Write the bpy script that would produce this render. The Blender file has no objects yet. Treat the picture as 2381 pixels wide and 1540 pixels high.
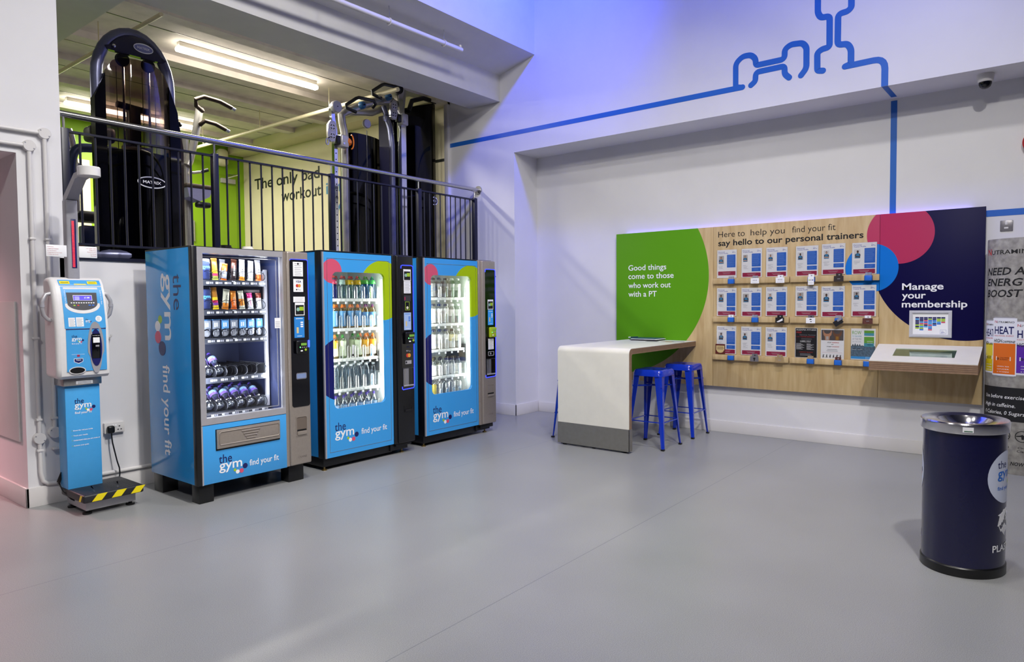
import bpy, bmesh, math, random
from mathutils import Vector, Matrix
PI = math.pi
random.seed(4)
S = bpy.context.scene
COL = S.collection

# ------------------------------------------------------------------ camera
cam_data = bpy.data.cameras.new('camera')
cam = bpy.data.objects.new('camera', cam_data)
COL.objects.link(cam)
YAW, PITCH, ROLL = math.radians(38.332), math.radians(2.413), math.radians(0.4386)
f_ = Vector((math.cos(YAW)*math.cos(PITCH), math.sin(YAW)*math.cos(PITCH), -math.sin(PITCH)))
r_ = Vector((math.sin(YAW), -math.cos(YAW), 0))
d_ = f_.cross(r_)
c_, s_ = math.cos(ROLL), math.sin(ROLL)
r2, d2 = c_*r_ + s_*d_, -s_*r_ + c_*d_
m3 = Matrix((r2, -d2, -f_)).transposed()
cam.matrix_world = Matrix.Translation((0, 0, 1.43)) @ m3.to_4x4()
cam_data.sensor_width = 36.0
cam_data.lens = 36.0*1601.66/2381.0
cam_data.clip_start = 0.05
S.camera = cam

# ------------------------------------------------------------------ world, view
world = bpy.data.worlds.new('world'); S.world = world
world.use_nodes = True
world.node_tree.nodes['Background'].inputs[0].default_value = (0.75, 0.76, 1.0, 1)
world.node_tree.nodes['Background'].inputs[1].default_value = 0.05
S.view_settings.view_transform = 'Standard'
S.view_settings.look = 'None'
S.view_settings.exposure = -0.12
S.view_settings.gamma = 1.0
S.view_settings.use_curve_mapping = False

def lin(h):
    if isinstance(h, str):
        h = h.lstrip('#')
        h = [int(h[i:i+2], 16)/255 for i in (0, 2, 4)]
    return tuple((c/12.92 if c <= .04045 else ((c+.055)/1.055)**2.4) for c in h)

def lamp(name, loc, aim, sx, sy, watts, color, spread=180):
    L = bpy.data.lights.new(name, 'AREA')
    L.shape = 'RECTANGLE'; L.size = sx; L.size_y = sy
    L.energy = watts; L.color = color; L.spread = math.radians(spread)
    o = bpy.data.objects.new(name, L); COL.objects.link(o)
    o.location = loc
    o.rotation_euler = (Vector(aim)-Vector(loc)).to_track_quat('-Z', 'Y').to_euler()
    return o
WHITE = (1.0, .97, .93)
# the hall's ceiling spots above the frame, with added fill lamps among them
lamp('ceiling_spot_machines', (4.1, 1.9, 5.5), (4.3, 4.7, .4), .3, .3, 32, WHITE, 118)
lamp('ceiling_spot_left', (2.3, 2.2, 5.5), (3.0, 5.4, .7), .3, .3, 72, WHITE, 136)
lamp('fill_spot_scale', (2.35, 0.1, 5.3), (1.95, 5.5, .2), .2, .2, 21, WHITE, 58)  # added fill that brightens the wall around the weighing station
lamp('ceiling_spot_board', (1.3, -0.6, 5.3), (6.2, 2.2, .2), .2, .2, 54, WHITE, 92)
lamp('ceiling_spot_right', (4.2, 0.6, 5.4), (6.3, 1.6, .2), .2, .2, 26, WHITE, 100)
lamp('fill_flood_middle', (2.2, -0.4, 5.8), (2.6, 0.6, 0), .8, .8, 30, WHITE, 120)  # added fill flood over the middle of the hall
lamp('fill_flood_back', (-1.6, 1.4, 5.6), (1.2, 2.8, 0), .6, .6, 74, WHITE, 130)  # added fill flood for the floor and the left-facing sides
# blue colour wash aimed at the upper corner of the hall
lamp('blue_wash_corner', (5.4, 3.2, 6.1), (6.1, 5.0, 4.95), .5, .2, 95, (.05, .09, 1.0), 110)
lamp('blue_wash_right', (5.3, 1.6, 6.2), (6.78, 1.4, 5.0), 3.4, .2, 40, (.07, .13, 1.0), 120)
lamp('blue_wash_left', (-1.5, -1.5, 6.1), (-3.5, -3.5, 4.5), 3.0, .2, 45, (.12, .13, 1.0), 150)
# pink lamp in the corridor at the left
lamp('pink_corridor_lamp', (0.8, 7.9, 2.4), (1.5, 7.3, .6), .5, .5, 50, (1.0, .47, .50), 100)

# ------------------------------------------------------------------ materials
MATS = {}
def nd(nt, t, **k):
    n = nt.nodes.new(t)
    for a, b in k.items(): setattr(n, a, b)
    return n
def pm(name, col, rough=.5, metal=0.0, spec=.5, noise=0.0, nscale=40, bump=0.0, bscale=200, coat=0.0, emit=None, es=0.0, alpha=None):
    """procedural principled material: colour mottled by noise, roughness noise, optional bump"""
    if name in MATS: return MATS[name]
    m = bpy.data.materials.new(name); m.use_nodes = True
    nt = m.node_tree; b = nt.nodes['Principled BSDF']
    c = lin(col) if isinstance(col, str) else col
    b.inputs['Roughness'].default_value = rough
    b.inputs['Metallic'].default_value = metal
    b.inputs['Specular IOR Level'].default_value = spec
    b.inputs['Base Color'].default_value = (*c, 1)
    if coat:
        b.inputs['Coat Weight'].default_value = coat
        b.inputs['Coat Roughness'].default_value = .05
    if emit:
        b.inputs['Emission Color'].default_value = (*(lin(emit) if isinstance(emit, str) else emit), 1)
        b.inputs['Emission Strength'].default_value = es
    if noise or bump:
        tc = nd(nt, 'ShaderNodeTexCoord')
        if noise:
            n = nd(nt, 'ShaderNodeTexNoise'); n.inputs['Scale'].default_value = nscale; n.inputs['Detail'].default_value = 4
            nt.links.new(tc.outputs['Object'], n.inputs['Vector'])
            r = nd(nt, 'ShaderNodeMapRange'); r.inputs[1].default_value = .3; r.inputs[2].default_value = .7
            r.inputs[3].default_value = 1-noise; r.inputs[4].default_value = 1+noise
            nt.links.new(n.outputs['Fac'], r.inputs[0])
            mx = nd(nt, 'ShaderNodeMix', data_type='RGBA', blend_type='MULTIPLY')
            mx.inputs[0].default_value = 1; mx.inputs[6].default_value = (*c, 1)
            nt.links.new(r.outputs[0], mx.inputs[7]); nt.links.new(mx.outputs[2], b.inputs['Base Color'])
        if bump:
            n2 = nd(nt, 'ShaderNodeTexNoise'); n2.inputs['Scale'].default_value = bscale; n2.inputs['Detail'].default_value = 3
            nt.links.new(tc.outputs['Object'], n2.inputs['Vector'])
            bp = nd(nt, 'ShaderNodeBump'); bp.inputs['Strength'].default_value = bump; bp.inputs['Distance'].default_value = .002
            nt.links.new(n2.outputs['Fac'], bp.inputs['Height']); nt.links.new(bp.outputs[0], b.inputs['Normal'])
    MATS[name] = m
    return m
def glassy(name, tint, rough=.03, mixfac=.06, refl=1.0):
    """thin clear pane: transparent with a tint, plus a fresnel reflection"""
    if name in MATS: return MATS[name]
    m = bpy.data.materials.new(name); m.use_nodes = True; nt = m.node_tree
    nt.nodes.clear()
    out = nd(nt, 'ShaderNodeOutputMaterial'); t = nd(nt, 'ShaderNodeBsdfTransparent'); g = nd(nt, 'ShaderNodeBsdfGlossy')
    t.inputs[0].default_value = (*(lin(tint) if isinstance(tint, str) else tint), 1)
    g.inputs['Roughness'].default_value = rough; g.inputs[0].default_value = (refl, refl, refl, 1)
    lw = nd(nt, 'ShaderNodeLayerWeight'); lw.inputs[0].default_value = .25
    r = nd(nt, 'ShaderNodeMapRange'); r.inputs[3].default_value = mixfac; r.inputs[4].default_value = min(1, mixfac+.75)
    nt.links.new(lw.outputs['Fresnel'], r.inputs[0])
    mx = nd(nt, 'ShaderNodeMixShader')
    nt.links.new(r.outputs[0], mx.inputs[0]); nt.links.new(t.outputs[0], mx.inputs[1]); nt.links.new(g.outputs[0], mx.inputs[2])
    nt.links.new(mx.outputs[0], out.inputs[0])
    MATS[name] = m
    return m
def glow(name, col, strength):
    if name in MATS: return MATS[name]
    m = bpy.data.materials.new(name); m.use_nodes = True; nt = m.node_tree; nt.nodes.clear()
    out = nd(nt, 'ShaderNodeOutputMaterial'); e = nd(nt, 'ShaderNodeEmission')
    e.inputs[0].default_value = (*(lin(col) if isinstance(col, str) else col), 1); e.inputs[1].default_value = strength
    nt.links.new(e.outputs[0], out.inputs[0]); MATS[name] = m
    return m
def printed(name, base, circles, axes, rough=.35, coat=0.0, wood=False):
    """vinyl print: coloured discs laid over a base colour or maple veneer, located on the panel's own plane"""
    m = bpy.data.materials.new(name); m.use_nodes = True; nt = m.node_tree; b = nt.nodes['Principled BSDF']
    b.inputs['Roughness'].default_value = rough; b.inputs['Specular IOR Level'].default_value = .12
    if coat: b.inputs['Coat Weight'].default_value = coat; b.inputs['Coat Roughness'].default_value = .04
    geo = nd(nt, 'ShaderNodeNewGeometry'); sep = nd(nt, 'ShaderNodeSeparateXYZ'); nt.links.new(geo.outputs['Position'], sep.inputs[0])
    if wood:
        mp = nd(nt, 'ShaderNodeMapping'); mp.inputs['Scale'].default_value = (6, 6, .7)
        nt.links.new(geo.outputs['Position'], mp.inputs[0])
        n = nd(nt, 'ShaderNodeTexNoise'); n.inputs['Scale'].default_value = 3; n.inputs['Detail'].default_value = 7; n.inputs['Distortion'].default_value = .6
        nt.links.new(mp.outputs[0], n.inputs['Vector'])
        cr = nd(nt, 'ShaderNodeValToRGB'); cr.color_ramp.elements[0].position = .3; cr.color_ramp.elements[1].position = .72
        cr.color_ramp.elements[0].color = (*lin('#b99d70'), 1); cr.color_ramp.elements[1].color = (*lin('#d0b98d'), 1)
        nt.links.new(n.outputs['Fac'], cr.inputs[0]); cur = cr.outputs[0]
    else:
        rgb = nd(nt, 'ShaderNodeRGB'); rgb.outputs[0].default_value = (*lin(base), 1); cur = rgb.outputs[0]
    for (cu, cv, rad, col) in circles:
        def sq(o, c):
            a = nd(nt, 'ShaderNodeMath', operation='SUBTRACT'); nt.links.new(o, a.inputs[0]); a.inputs[1].default_value = c
            p = nd(nt, 'ShaderNodeMath', operation='MULTIPLY'); nt.links.new(a.outputs[0], p.inputs[0]); nt.links.new(a.outputs[0], p.inputs[1]); return p.outputs[0]
        ad = nd(nt, 'ShaderNodeMath', operation='ADD'); nt.links.new(sq(sep.outputs[axes[0]], cu), ad.inputs[0]); nt.links.new(sq(sep.outputs[axes[1]], cv), ad.inputs[1])
        lt = nd(nt, 'ShaderNodeMath', operation='LESS_THAN'); nt.links.new(ad.outputs[0], lt.inputs[0]); lt.inputs[1].default_value = rad*rad
        mx = nd(nt, 'ShaderNodeMix', data_type='RGBA'); nt.links.new(lt.outputs[0], mx.inputs[0]); nt.links.new(cur, mx.inputs[6])
        mx.inputs[7].default_value = (*lin(col), 1); cur = mx.outputs[2]
    nt.links.new(cur, b.inputs['Base Color'])
    MATS[name] = m
    return m

def floor_material():
    m = bpy.data.materials.new('speckled_vinyl'); m.use_nodes = True; nt = m.node_tree; b = nt.nodes['Principled BSDF']
    tc = nd(nt, 'ShaderNodeTexCoord')
    n = nd(nt, 'ShaderNodeTexNoise'); n.inputs['Scale'].default_value = 330; n.inputs['Detail'].default_value = 2
    n2 = nd(nt, 'ShaderNodeTexNoise'); n2.inputs['Scale'].default_value = 1.3; n2.inputs['Detail'].default_value = 5
    nt.links.new(tc.outputs['Object'], n.inputs['Vector']); nt.links.new(tc.outputs['Object'], n2.inputs['Vector'])
    cr = nd(nt, 'ShaderNodeValToRGB'); e = cr.color_ramp.elements
    e[0].position = .3; e[0].color = (*lin('#78797b'), 1); e[1].position = .72; e[1].color = (*lin('#a5a6a7'), 1)
    x = cr.color_ramp.elements.new(.5); x.color = (*lin('#8f9091'), 1)
    nt.links.new(n.outputs['Fac'], cr.inputs[0])
    r = nd(nt, 'ShaderNodeMapRange'); r.inputs[1].default_value = .3; r.inputs[2].default_value = .7; r.inputs[3].default_value = .94; r.inputs[4].default_value = 1.05
    nt.links.new(n2.outputs['Fac'], r.inputs[0])
    mx = nd(nt, 'ShaderNodeMix', data_type='RGBA', blend_type='MULTIPLY'); mx.inputs[0].default_value = 1
    nt.links.new(cr.outputs[0], mx.inputs[6]); nt.links.new(r.outputs[0], mx.inputs[7])
    # welded sheet seams
    sp = nd(nt, 'ShaderNodeSeparateXYZ'); nt.links.new(tc.outputs['Object'], sp.inputs[0])
    md = nd(nt, 'ShaderNodeMath', operation='PINGPONG'); md.inputs[1].default_value = 1.0; sh = nd(nt, 'ShaderNodeMath', operation='SUBTRACT'); sh.inputs[1].default_value = .07; nt.links.new(sp.outputs[1], sh.inputs[0]); nt.links.new(sh.outputs[0], md.inputs[0])
    lt = nd(nt, 'ShaderNodeMath', operation='LESS_THAN'); lt.inputs[1].default_value = .0022; nt.links.new(md.outputs[0], lt.inputs[0])
    mm = nd(nt, 'ShaderNodeMix', data_type='RGBA'); nt.links.new(lt.outputs[0], mm.inputs[0]); nt.links.new(mx.outputs[2], mm.inputs[6]); mm.inputs[7].default_value = (*lin('#6f7276'), 1)
    nt.links.new(mm.outputs[2], b.inputs['Base Color'])
    r2_ = nd(nt, 'ShaderNodeMapRange'); r2_.inputs[3].default_value = .26; r2_.inputs[4].default_value = .40
    nt.links.new(n2.outputs['Fac'], r2_.inputs[0]); nt.links.new(r2_.outputs[0], b.inputs['Roughness'])
    bp = nd(nt, 'ShaderNodeBump'); bp.inputs['Strength'].default_value = .12; bp.inputs['Distance'].default_value = .001
    nt.links.new(n.outputs['Fac'], bp.inputs['Height']); nt.links.new(bp.outputs[0], b.inputs['Normal'])
    b.inputs['Specular IOR Level'].default_value = .45
    return m

W = pm('white_wall_paint', '#dcdbde', .55, noise=.02, nscale=3, bump=.08, bscale=260)
WD = pm('grey_hall_paint', '#6f6f7c', .6, noise=.03, nscale=3)
W2 = pm('white_soffit_paint', '#d2d1d0', .6, noise=.03, nscale=5, bump=.25, bscale=60)
SKIRT = pm('white_gloss_skirting', '#d9d6d5', .3, noise=.02, nscale=4)
CREAM = pm('cream_wall_paint', '#ddd3b4', .6, noise=.03, nscale=3, bump=.08)
GREEN = pm('lime_wall_paint', '#86b312', .5, noise=.04, nscale=3, bump=.08)
GREEN2 = pm('green_door_paint', '#7da512', .4, noise=.03, nscale=3)
CONC = pm('painted_concrete', '#e2dad6', .7, noise=.10, nscale=6, bump=.5, bscale=40)
GFLOOR = pm('dark_gallery_floor', '#26262a', .6, noise=.1, nscale=30)
BLACK = pm('black_plastic', '#0b0b0d', .35, noise=.1, nscale=20)
BLACKG = pm('black_glass', '#05050a', .08, spec=.6, noise=.05, nscale=8)
NAVYST = pm('navy_painted_steel', '#15172c', .35, noise=.08, nscale=30)
STEEL = pm('brushed_steel', '#b9b8b6', .28, metal=1, noise=.06, nscale=60)
CHROME = pm('chrome', '#d8d8dc', .10, metal=1, noise=.03, nscale=20)
SILVER = pm('silver_plastic', '#b3b1b6', .34, metal=.35, noise=.03, nscale=20)
TAUPE = pm('taupe_metallic', '#a2988f', .34, metal=.45, noise=.04, nscale=60)
BLUE = pm('light_blue_vinyl', '#2f93d8', .14, spec=.22, noise=.02, nscale=4)
BLUEP = pm('light_blue_panel', '#3f9ce0', .35, noise=.02, nscale=4)
WHITEP = pm('white_print', '#f2f2f4', .45, noise=.01, nscale=20)
NAVYP = pm('navy_print', '#161a5c', .4, noise=.02, nscale=20)
PINKP = pm('pink_print', '#d2506e', .4, noise=.02, nscale=20)
LIMEP = pm('lime_print', '#9fc32a', .4, noise=.02, nscale=20)
BLACKP = pm('black_print', '#101014', .5, noise=.02, nscale=20)
GREYP = pm('grey_print', '#8f8f98', .5, noise=.02, nscale=20)
MIDBLUE = pm('mid_blue_print', '#2f6fd0', .4, noise=.04, nscale=60)
CRIMSON = pm('crimson_print', '#a3264f', .4, noise=.03, nscale=60)
LINEBLUE = pm('blue_line_paint', '#1d63be', .4, noise=.02, nscale=5)
STOOLB = pm('cobalt_gloss_paint', '#1133b4', .18, noise=.03, nscale=10, coat=.5)
LAMW = pm('white_laminate', '#dfdcd3', .42, noise=.02, nscale=12)
PLY = pm('walnut_ply_edge', '#8d7159', .5, noise=.12, nscale=30)
KICK = pm('grey_metal_kick', '#8c8983', .38, metal=.6, noise=.05, nscale=25)
CLEAR = glassy('clear_pane', (.97, .98, .99), .02, .02)
SMOKE = glassy('smoked_acrylic', (.50, .42, .38), .03, .03)
SMOKED = glassy('dark_smoked_acrylic', (.045, .035, .045), .05, .03, .5)
PET = glassy('clear_bottle_plastic', (.88, .93, .97), .10, .24)
CLIP = glassy('clear_shelf_clip', (.93, .95, .94), .14, .34)

# ------------------------------------------------------------------ mesh builder
def FA(y):      # facing the hall, off the vending machine wall: u = x, v = z, n toward the camera (-y)
    return lambda u, v, n: Vector((u, y-n, v))
def FB(x):      # off the right wall: u = -y (rightwards as seen), v = z, n toward the camera (-x)
    return lambda u, v, n: Vector((x-n, -u, v))
FW = lambda u, v, n: Vector((u, v, n))
_txt = {}
def text_mesh(s, bold, res):
    k = (s, bold, res)
    if k not in _txt:
        cu = bpy.data.curves.new('lettering', 'FONT'); cu.body = s; cu.offset = bold; cu.resolution_u = res
        o = bpy.data.objects.new('lettering', cu)
        me = o.to_mesh()
        vs = [(v.co.x, v.co.y) for v in me.vertices]; fs = [tuple(p.vertices) for p in me.polygons]
        o.to_mesh_clear(); bpy.data.objects.remove(o); bpy.data.curves.remove(cu)
        _txt[k] = (vs, fs)
    return _txt[k]
def rrect(u0, u1, v0, v1, r, seg=5):
    P = []
    for cx, cy, a in ((u1-r, v1-r, 0), (u0+r, v1-r, 90), (u0+r, v0+r, 180), (u1-r, v0+r, 270)):
        for i in range(seg+1):
            t = math.radians(a+90*i/seg); P.append((cx+r*math.cos(t), cy+r*math.sin(t)))
    return P
class MB:
    def __init__(s, fr=FW):
        s.V = []; s.F = []; s.I = []; s.mats = []; s.fr = fr
    def mi(s, m):
        if m not in s.mats: s.mats.append(m)
        return s.mats.index(m)
    def add(s, verts, faces, m, raw=False):
        b = len(s.V); k = s.mi(m)
        s.V += [Vector(p) if raw else s.fr(*p) for p in verts]
        s.F += [tuple(b+i for i in f) for f in faces]; s.I += [k]*len(faces)
        return s
    def box(s, u0, u1, v0, v1, n0, n1, m, bev=0, seg=2):
        if bev <= 0:
            P = [(u, v, n) for n in (n0, n1) for v in (v0, v1) for u in (u0, u1)]
            return s.add(P, [(0, 2, 3, 1), (4, 5, 7, 6), (0, 1, 5, 4), (2, 6, 7, 3), (0, 4, 6, 2), (1, 3, 7, 5)], m)
        bm = bmesh.new(); bmesh.ops.create_cube(bm, size=1)
        for v in bm.verts:
            v.co = Vector(((u0+u1)/2+v.co.x*(u1-u0), (v0+v1)/2+v.co.y*(v1-v0), (n0+n1)/2+v.co.z*(n1-n0)))
        bev = min(bev, .49*min(abs(u1-u0), abs(v1-v0), abs(n1-n0)))
        bmesh.ops.bevel(bm, geom=bm.edges[:], offset=bev, segments=seg, profile=.5, affect='EDGES')
        bm.verts.index_update()
        s.add([tuple(v.co) for v in bm.verts], [tuple(v.index for v in f.verts) for f in bm.faces], m); bm.free()
        return s
    def prism(s, poly, n0, n1, m, cap2=None):
        N = len(poly)
        A = [(u, v, n0) for u, v in poly]; B = [(u, v, n1) for u, v in poly]
        s.add(A+B, [tuple(range(N-1, -1, -1))]+[(i, (i+1) % N, N+(i+1) % N, N+i) for i in range(N)], m)
        s.add(B, [tuple(range(N))], cap2 or m)
        return s
    def disc(s, u, v, r, n0, n1, m, seg=24, rv=None):
        rv = rv or r
        return s.prism([(u+r*math.cos(2*PI*i/seg), v+rv*math.sin(2*PI*i/seg)) for i in range(seg)], n0, n1, m)
    def plate(s, outer, inner, n0, n1, m):
        """plate with outline `outer` and a hole `inner` (both polygons around one centre)"""
        cu = sum(p[0] for p in inner)/len(inner); cv = sum(p[1] for p in inner)/len(inner)
        def hit(poly, a):
            dx, dy = math.cos(a), math.sin(a); best = None
            for i in range(len(poly)):
                x1, y1 = poly[i][0]-cu, poly[i][1]-cv; x2, y2 = poly[(i+1) % len(poly)][0]-cu, poly[(i+1) % len(poly)][1]-cv
                ex, ey = x2-x1, y2-y1; den = dx*ey-dy*ex
                if abs(den) < 1e-12: continue
                t = (x1*ey-y1*ex)/den; q = (x1*dy-y1*dx)/den
                if t > 0 and -1e-6 <= q <= 1+1e-6 and (best is None or t > best): best = t
            return (cu+dx*best, cv+dy*best)
        an = sorted(set(round(math.atan2(p[1]-cv, p[0]-cu), 6) for p in outer+inner)); N = len(an)
        O = [hit(outer, a) for a in an]; H = [hit(inner, a) for a in an]
        V = [(u, v, n) for n in (n0, n1) for L in (O, H) for u, v in L]
        F = []
        for i in range(N):
            j = (i+1) % N
            F += [(i, N+i, N+j, j), (2*N+i, 2*N+j, 3*N+j, 3*N+i), (i, j, 2*N+j, 2*N+i), (N+i, 3*N+i, 3*N+j, N+j)]
        return s.add(V, F, m)
    def tube(s, pts, r, m, seg=8, closed=False, rv=None):
        P = [s.fr(*p) for p in pts]; N = len(P)
        rs = r if isinstance(r, (list, tuple)) else [r]*N
        V = []; nrm = None
        for i in range(N):
            a = P[(i-1) % N] if (closed or i > 0) else P[i]; b = P[(i+1) % N] if (closed or i < N-1) else P[i]
            t = (b-a).normalized()
            if nrm is None:
                nrm = t.cross(Vector((0, 0, 1)) if abs(t.z) < .9 else Vector((1, 0, 0))).normalized()
            else:
                nrm = (nrm-t*nrm.dot(t)).normalized()
            bn = t.cross(nrm)
            for k in range(seg):
                a_ = 2*PI*(k+.5)/seg
                V.append(P[i]+rs[i]*math.cos(a_)*nrm+(rv or 1)*rs[i]*math.sin(a_)*bn)
        F = []
        for i in range(N if closed else N-1):
            j = (i+1) % N
            for k in range(seg):
                q = (k+1) % seg; F.append((i*seg+k, i*seg+q, j*seg+q, j*seg+k))
        if not closed:
            F += [tuple(range(seg-1, -1, -1)), tuple((N-1)*seg+k for k in range(seg))]
        return s.add(V, F, m, raw=True)
    def lathe(s, prof, c, m, axis='v', seg=16):
        V = []; F = []; N = len(prof)
        for (r, h) in prof:
            for k in range(seg):
                a = 2*PI*k/seg; x, y = max(r, 1e-5)*math.cos(a), max(r, 1e-5)*math.sin(a)
                V.append((c[0]+x, c[1]+h, c[2]+y) if axis == 'v' else ((c[0]+x, c[1]+y, c[2]+h) if axis == 'n' else (c[0]+h, c[1]+x, c[2]+y)))
        for i in range(N-1):
            for k in range(seg):
                q = (k+1) % seg; F.append((i*seg+k, i*seg+q, (i+1)*seg+q, (i+1)*seg+k))
        F += [tuple(range(seg-1, -1, -1)), tuple((N-1)*seg+k for k in range(seg))]
        return s.add(V, F, m)
    def ribbon(s, pts, w, n0, n1, m, rnd=0.0, ends=True):
        """flat painted line of width w along a polyline with rounded corners"""
        Q = [Vector(p) for p in pts]
        if rnd:
            R = [Q[0]]
            for i in range(1, len(Q)-1):
                a, b, c = Q[i-1], Q[i], Q[i+1]; d = min(rnd, .45*(a-b).length, .45*(c-b).length)
                p, q = b+(a-b).normalized()*d, b+(c-b).normalized()*d
                for k in range(6):
                    t = k/5; R.append(p*(1-t)**2+b*2*t*(1-t)+q*t*t)
            Q = R+[Q[-1]]
        L, Rr = [], []
        for i, p in enumerate(Q):
            t = (Q[min(i+1, len(Q)-1)]-Q[max(i-1, 0)]).normalized(); nn = Vector((-t.y, t.x))
            L.append(p+nn*w/2); Rr.append(p-nn*w/2)
        N = len(Q)
        V = [(q.x, q.y, n) for n in (n0, n1) for q in L+Rr]; F = []
        for i in range(N-1):
            F += [(2*N+i, 2*N+i+1, 3*N+i+1, 3*N+i), (i, N+i, N+i+1, i+1), (i, i+1, 2*N+i+1, 2*N+i), (N+i, 3*N+i, 3*N+i+1, N+i+1)]
        s.add(V, F, m)
        if ends:
            for q in (Q[0], Q[-1]): s.disc(q.x, q.y, w/2, n0, n1+.0002, m, 14)
        return s
    def text(s, t, u, v, h, m, n=.001, w=None, bold=0.0, shear=0.0, align='L', res=2, rot=None):
        """lettering: cap height h, baseline v, left edge u (or centre/right), optional total width w; rot=-90 reads downwards"""
        vs, fs = text_mesh(t, bold, res)
        if not vs: return s
        ref = .729
        x0, x1 = min(p[0] for p in vs), max(p[0] for p in vs)
        sy = h/ref; sx = (w/(x1-x0)) if w else sy
        off = {'L': -x0*sx, 'C': -(x0+x1)/2*sx, 'R': -x1*sx}[align]
        P = []
        for x, y in vs:
            a, b = x*sx+off+shear*y*sy, y*sy
            if rot == -90: a, b = b, -a
            P.append((u+a, v+b, n))
        return s.add(P, fs, m)
    def build(s, name, parent=None, loc=None):
        me = bpy.data.meshes.new(name)
        o_ = Vector(loc) if loc is not None else (Vector(parent['_o']) if parent is not None and '_o' in parent else Vector((0, 0, 0)))
        me.from_pydata([p-o_ for p in s.V], [], s.F); me.update()
        for m in s.mats: me.materials.append(m)
        me.polygons.foreach_set('material_index', s.I)
        bm = bmesh.new(); bm.from_mesh(me); bmesh.ops.recalc_face_normals(bm, faces=bm.faces[:]); bm.to_mesh(me); bm.free()
        me.polygons.foreach_set('use_smooth', [True]*len(me.polygons))
        me.set_sharp_from_angle(angle=math.radians(38))
        ob = bpy.data.objects.new(name, me); COL.objects.link(ob)
        if parent is not None:
            ob.parent = parent
            ob['_o'] = tuple(o_)
        if loc is not None and parent is None: ob.location = o_
        ob['_o'] = tuple(o_)
        return ob
def tag(o, label, cat, group=None, kind=None):
    o['label'] = label; o['category'] = cat
    if group: o['group'] = group
    if kind: o['kind'] = kind
    return o
def thing(name, loc, label, cat, group=None):
    o = bpy.data.objects.new(name, None); COL.objects.link(o)
    o.location = loc; o.empty_display_size = .1; o['_o'] = tuple(loc)
    return tag(o, label, cat, group)
def struct(mb, name, parent=None):
    o = mb.build(name, parent)
    if parent is None: o['kind'] = 'structure'
    return o
def copy_tree(o, loc, label=None, group=None, rot=None):
    r = o.copy(); COL.objects.link(r); r.location = loc
    if rot is not None: r.rotation_euler = rot
    if label: r['label'] = label
    if group: r['group'] = group
    for ch in list(o.children):
        c = ch.copy(); COL.objects.link(c); c.parent = r
        for g in list(ch.children):
            d = g.copy(); COL.objects.link(d); d.parent = c
    return r
def arc(cx, cy, r, a0, a1, n):
    return [(cx+r*math.cos(math.radians(a0+(a1-a0)*i/n)), cy+r*math.sin(math.radians(a0+(a1-a0)*i/n))) for i in range(n+1)]
ORD = ['first', 'second', 'third', 'fourth', 'fifth', 'sixth', 'seventh', 'eighth']

def gym_logo(mb, u, v, h, n, the=NAVYP, gym=WHITEP, dots=True, mats=None):
    """stacked wordmark: thin 'the' above bold 'gym' with four dots; h = height of the x-height of 'gym', v = baseline"""
    mb.text('the', u, v+h*.93, h*1.2, the, n, w=h*1.85, res=3)
    mb.text('gym', u, v, h*1.32, gym, n, w=h*3.3, bold=.011, res=3)
    if dots:
        for du, dv, r, c in ((3.75, -.05, .36, NAVYP), (3.2, -.62, .31, PINKP), (2.62, -.66, .28, WHITEP), (2.25, -.36, .2, LIMEP)):
            mb.disc(u+h*du, v+h*dv, h*r, n-.0008, n, c, 16)
    return mb

# ------------------------------------------------------------------ the setting
XB, XR, YA = 6.783, 7.258, 5.676
mb = MB(); mb.box(-4.2, 7.7, -5.2, YA+.02, -.12, 0, floor_material()); mb.box(-4.2, 1.66, YA+.02, 9, -.12, 0, floor_material())
struct(mb, 'floor')
mb = MB(); mb.box(-4.2, 7.7, -5.2, 6.2, 6.3, 6.4, WD); struct(mb, 'ceiling')
mb = MB(); mb.box(-4.3, -4.2, -5.2, 9, 0, 6.3, WD); struct(mb, 'wall_left')
mb = MB(); mb.box(-4.2, 7.7, -5.3, -5.2, 0, 6.3, WD); struct(mb, 'wall_front')
# wall behind the machines: low wall under the gallery, pier, head over the corridor opening
mb = MB()
mb.box(1.90, XB+.1, YA, YA+.14, 0, 1.775, W)
mb.box(1.655, 1.934, YA, YA+.42, 0, 4.5, W)
mb.box(1.655, 1.80, YA+.42, 8.9, 0, 2.49, W)
mb.box(-4.2, 1.655, YA, YA+.42, 2.49, 4.5, W)
wall_back = struct(mb, 'wall_back')
mb = MB(); mb.box(1.640, 1.655, 5.78, 7.3, .46, 1.46, SKIRT, .004)
mb.build('access_panel', wall_back)
mb = MB(); mb.box(-4.2, 1.7, 8.8, 8.9, 0, 2.6, W); mb.box(-4.2, 1.80, YA+.40, 8.9, 2.49, 2.6, W); struct(mb, 'wall_corridor')
# beam over the gallery opening, sloping soffit and the upper wall
mb = MB(lambda u, v, n: Vector((n, u, v)))
mb.prism([(5.529, 3.94), (5.529, 4.263), (4.985, 4.40), (4.985, 6.32), (6.2, 6.32), (6.2, 4.24), (6.025, 4.24), (6.025, 3.94)][::-1], -4.2, XB+.05, W2)
struct(mb, 'wall_back_upper')
mb = MB(); mb.box(1.60, 2.575, 6.02, 11.6, 3.94, 4.32, W2); struct(mb, 'trim_1')
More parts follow.
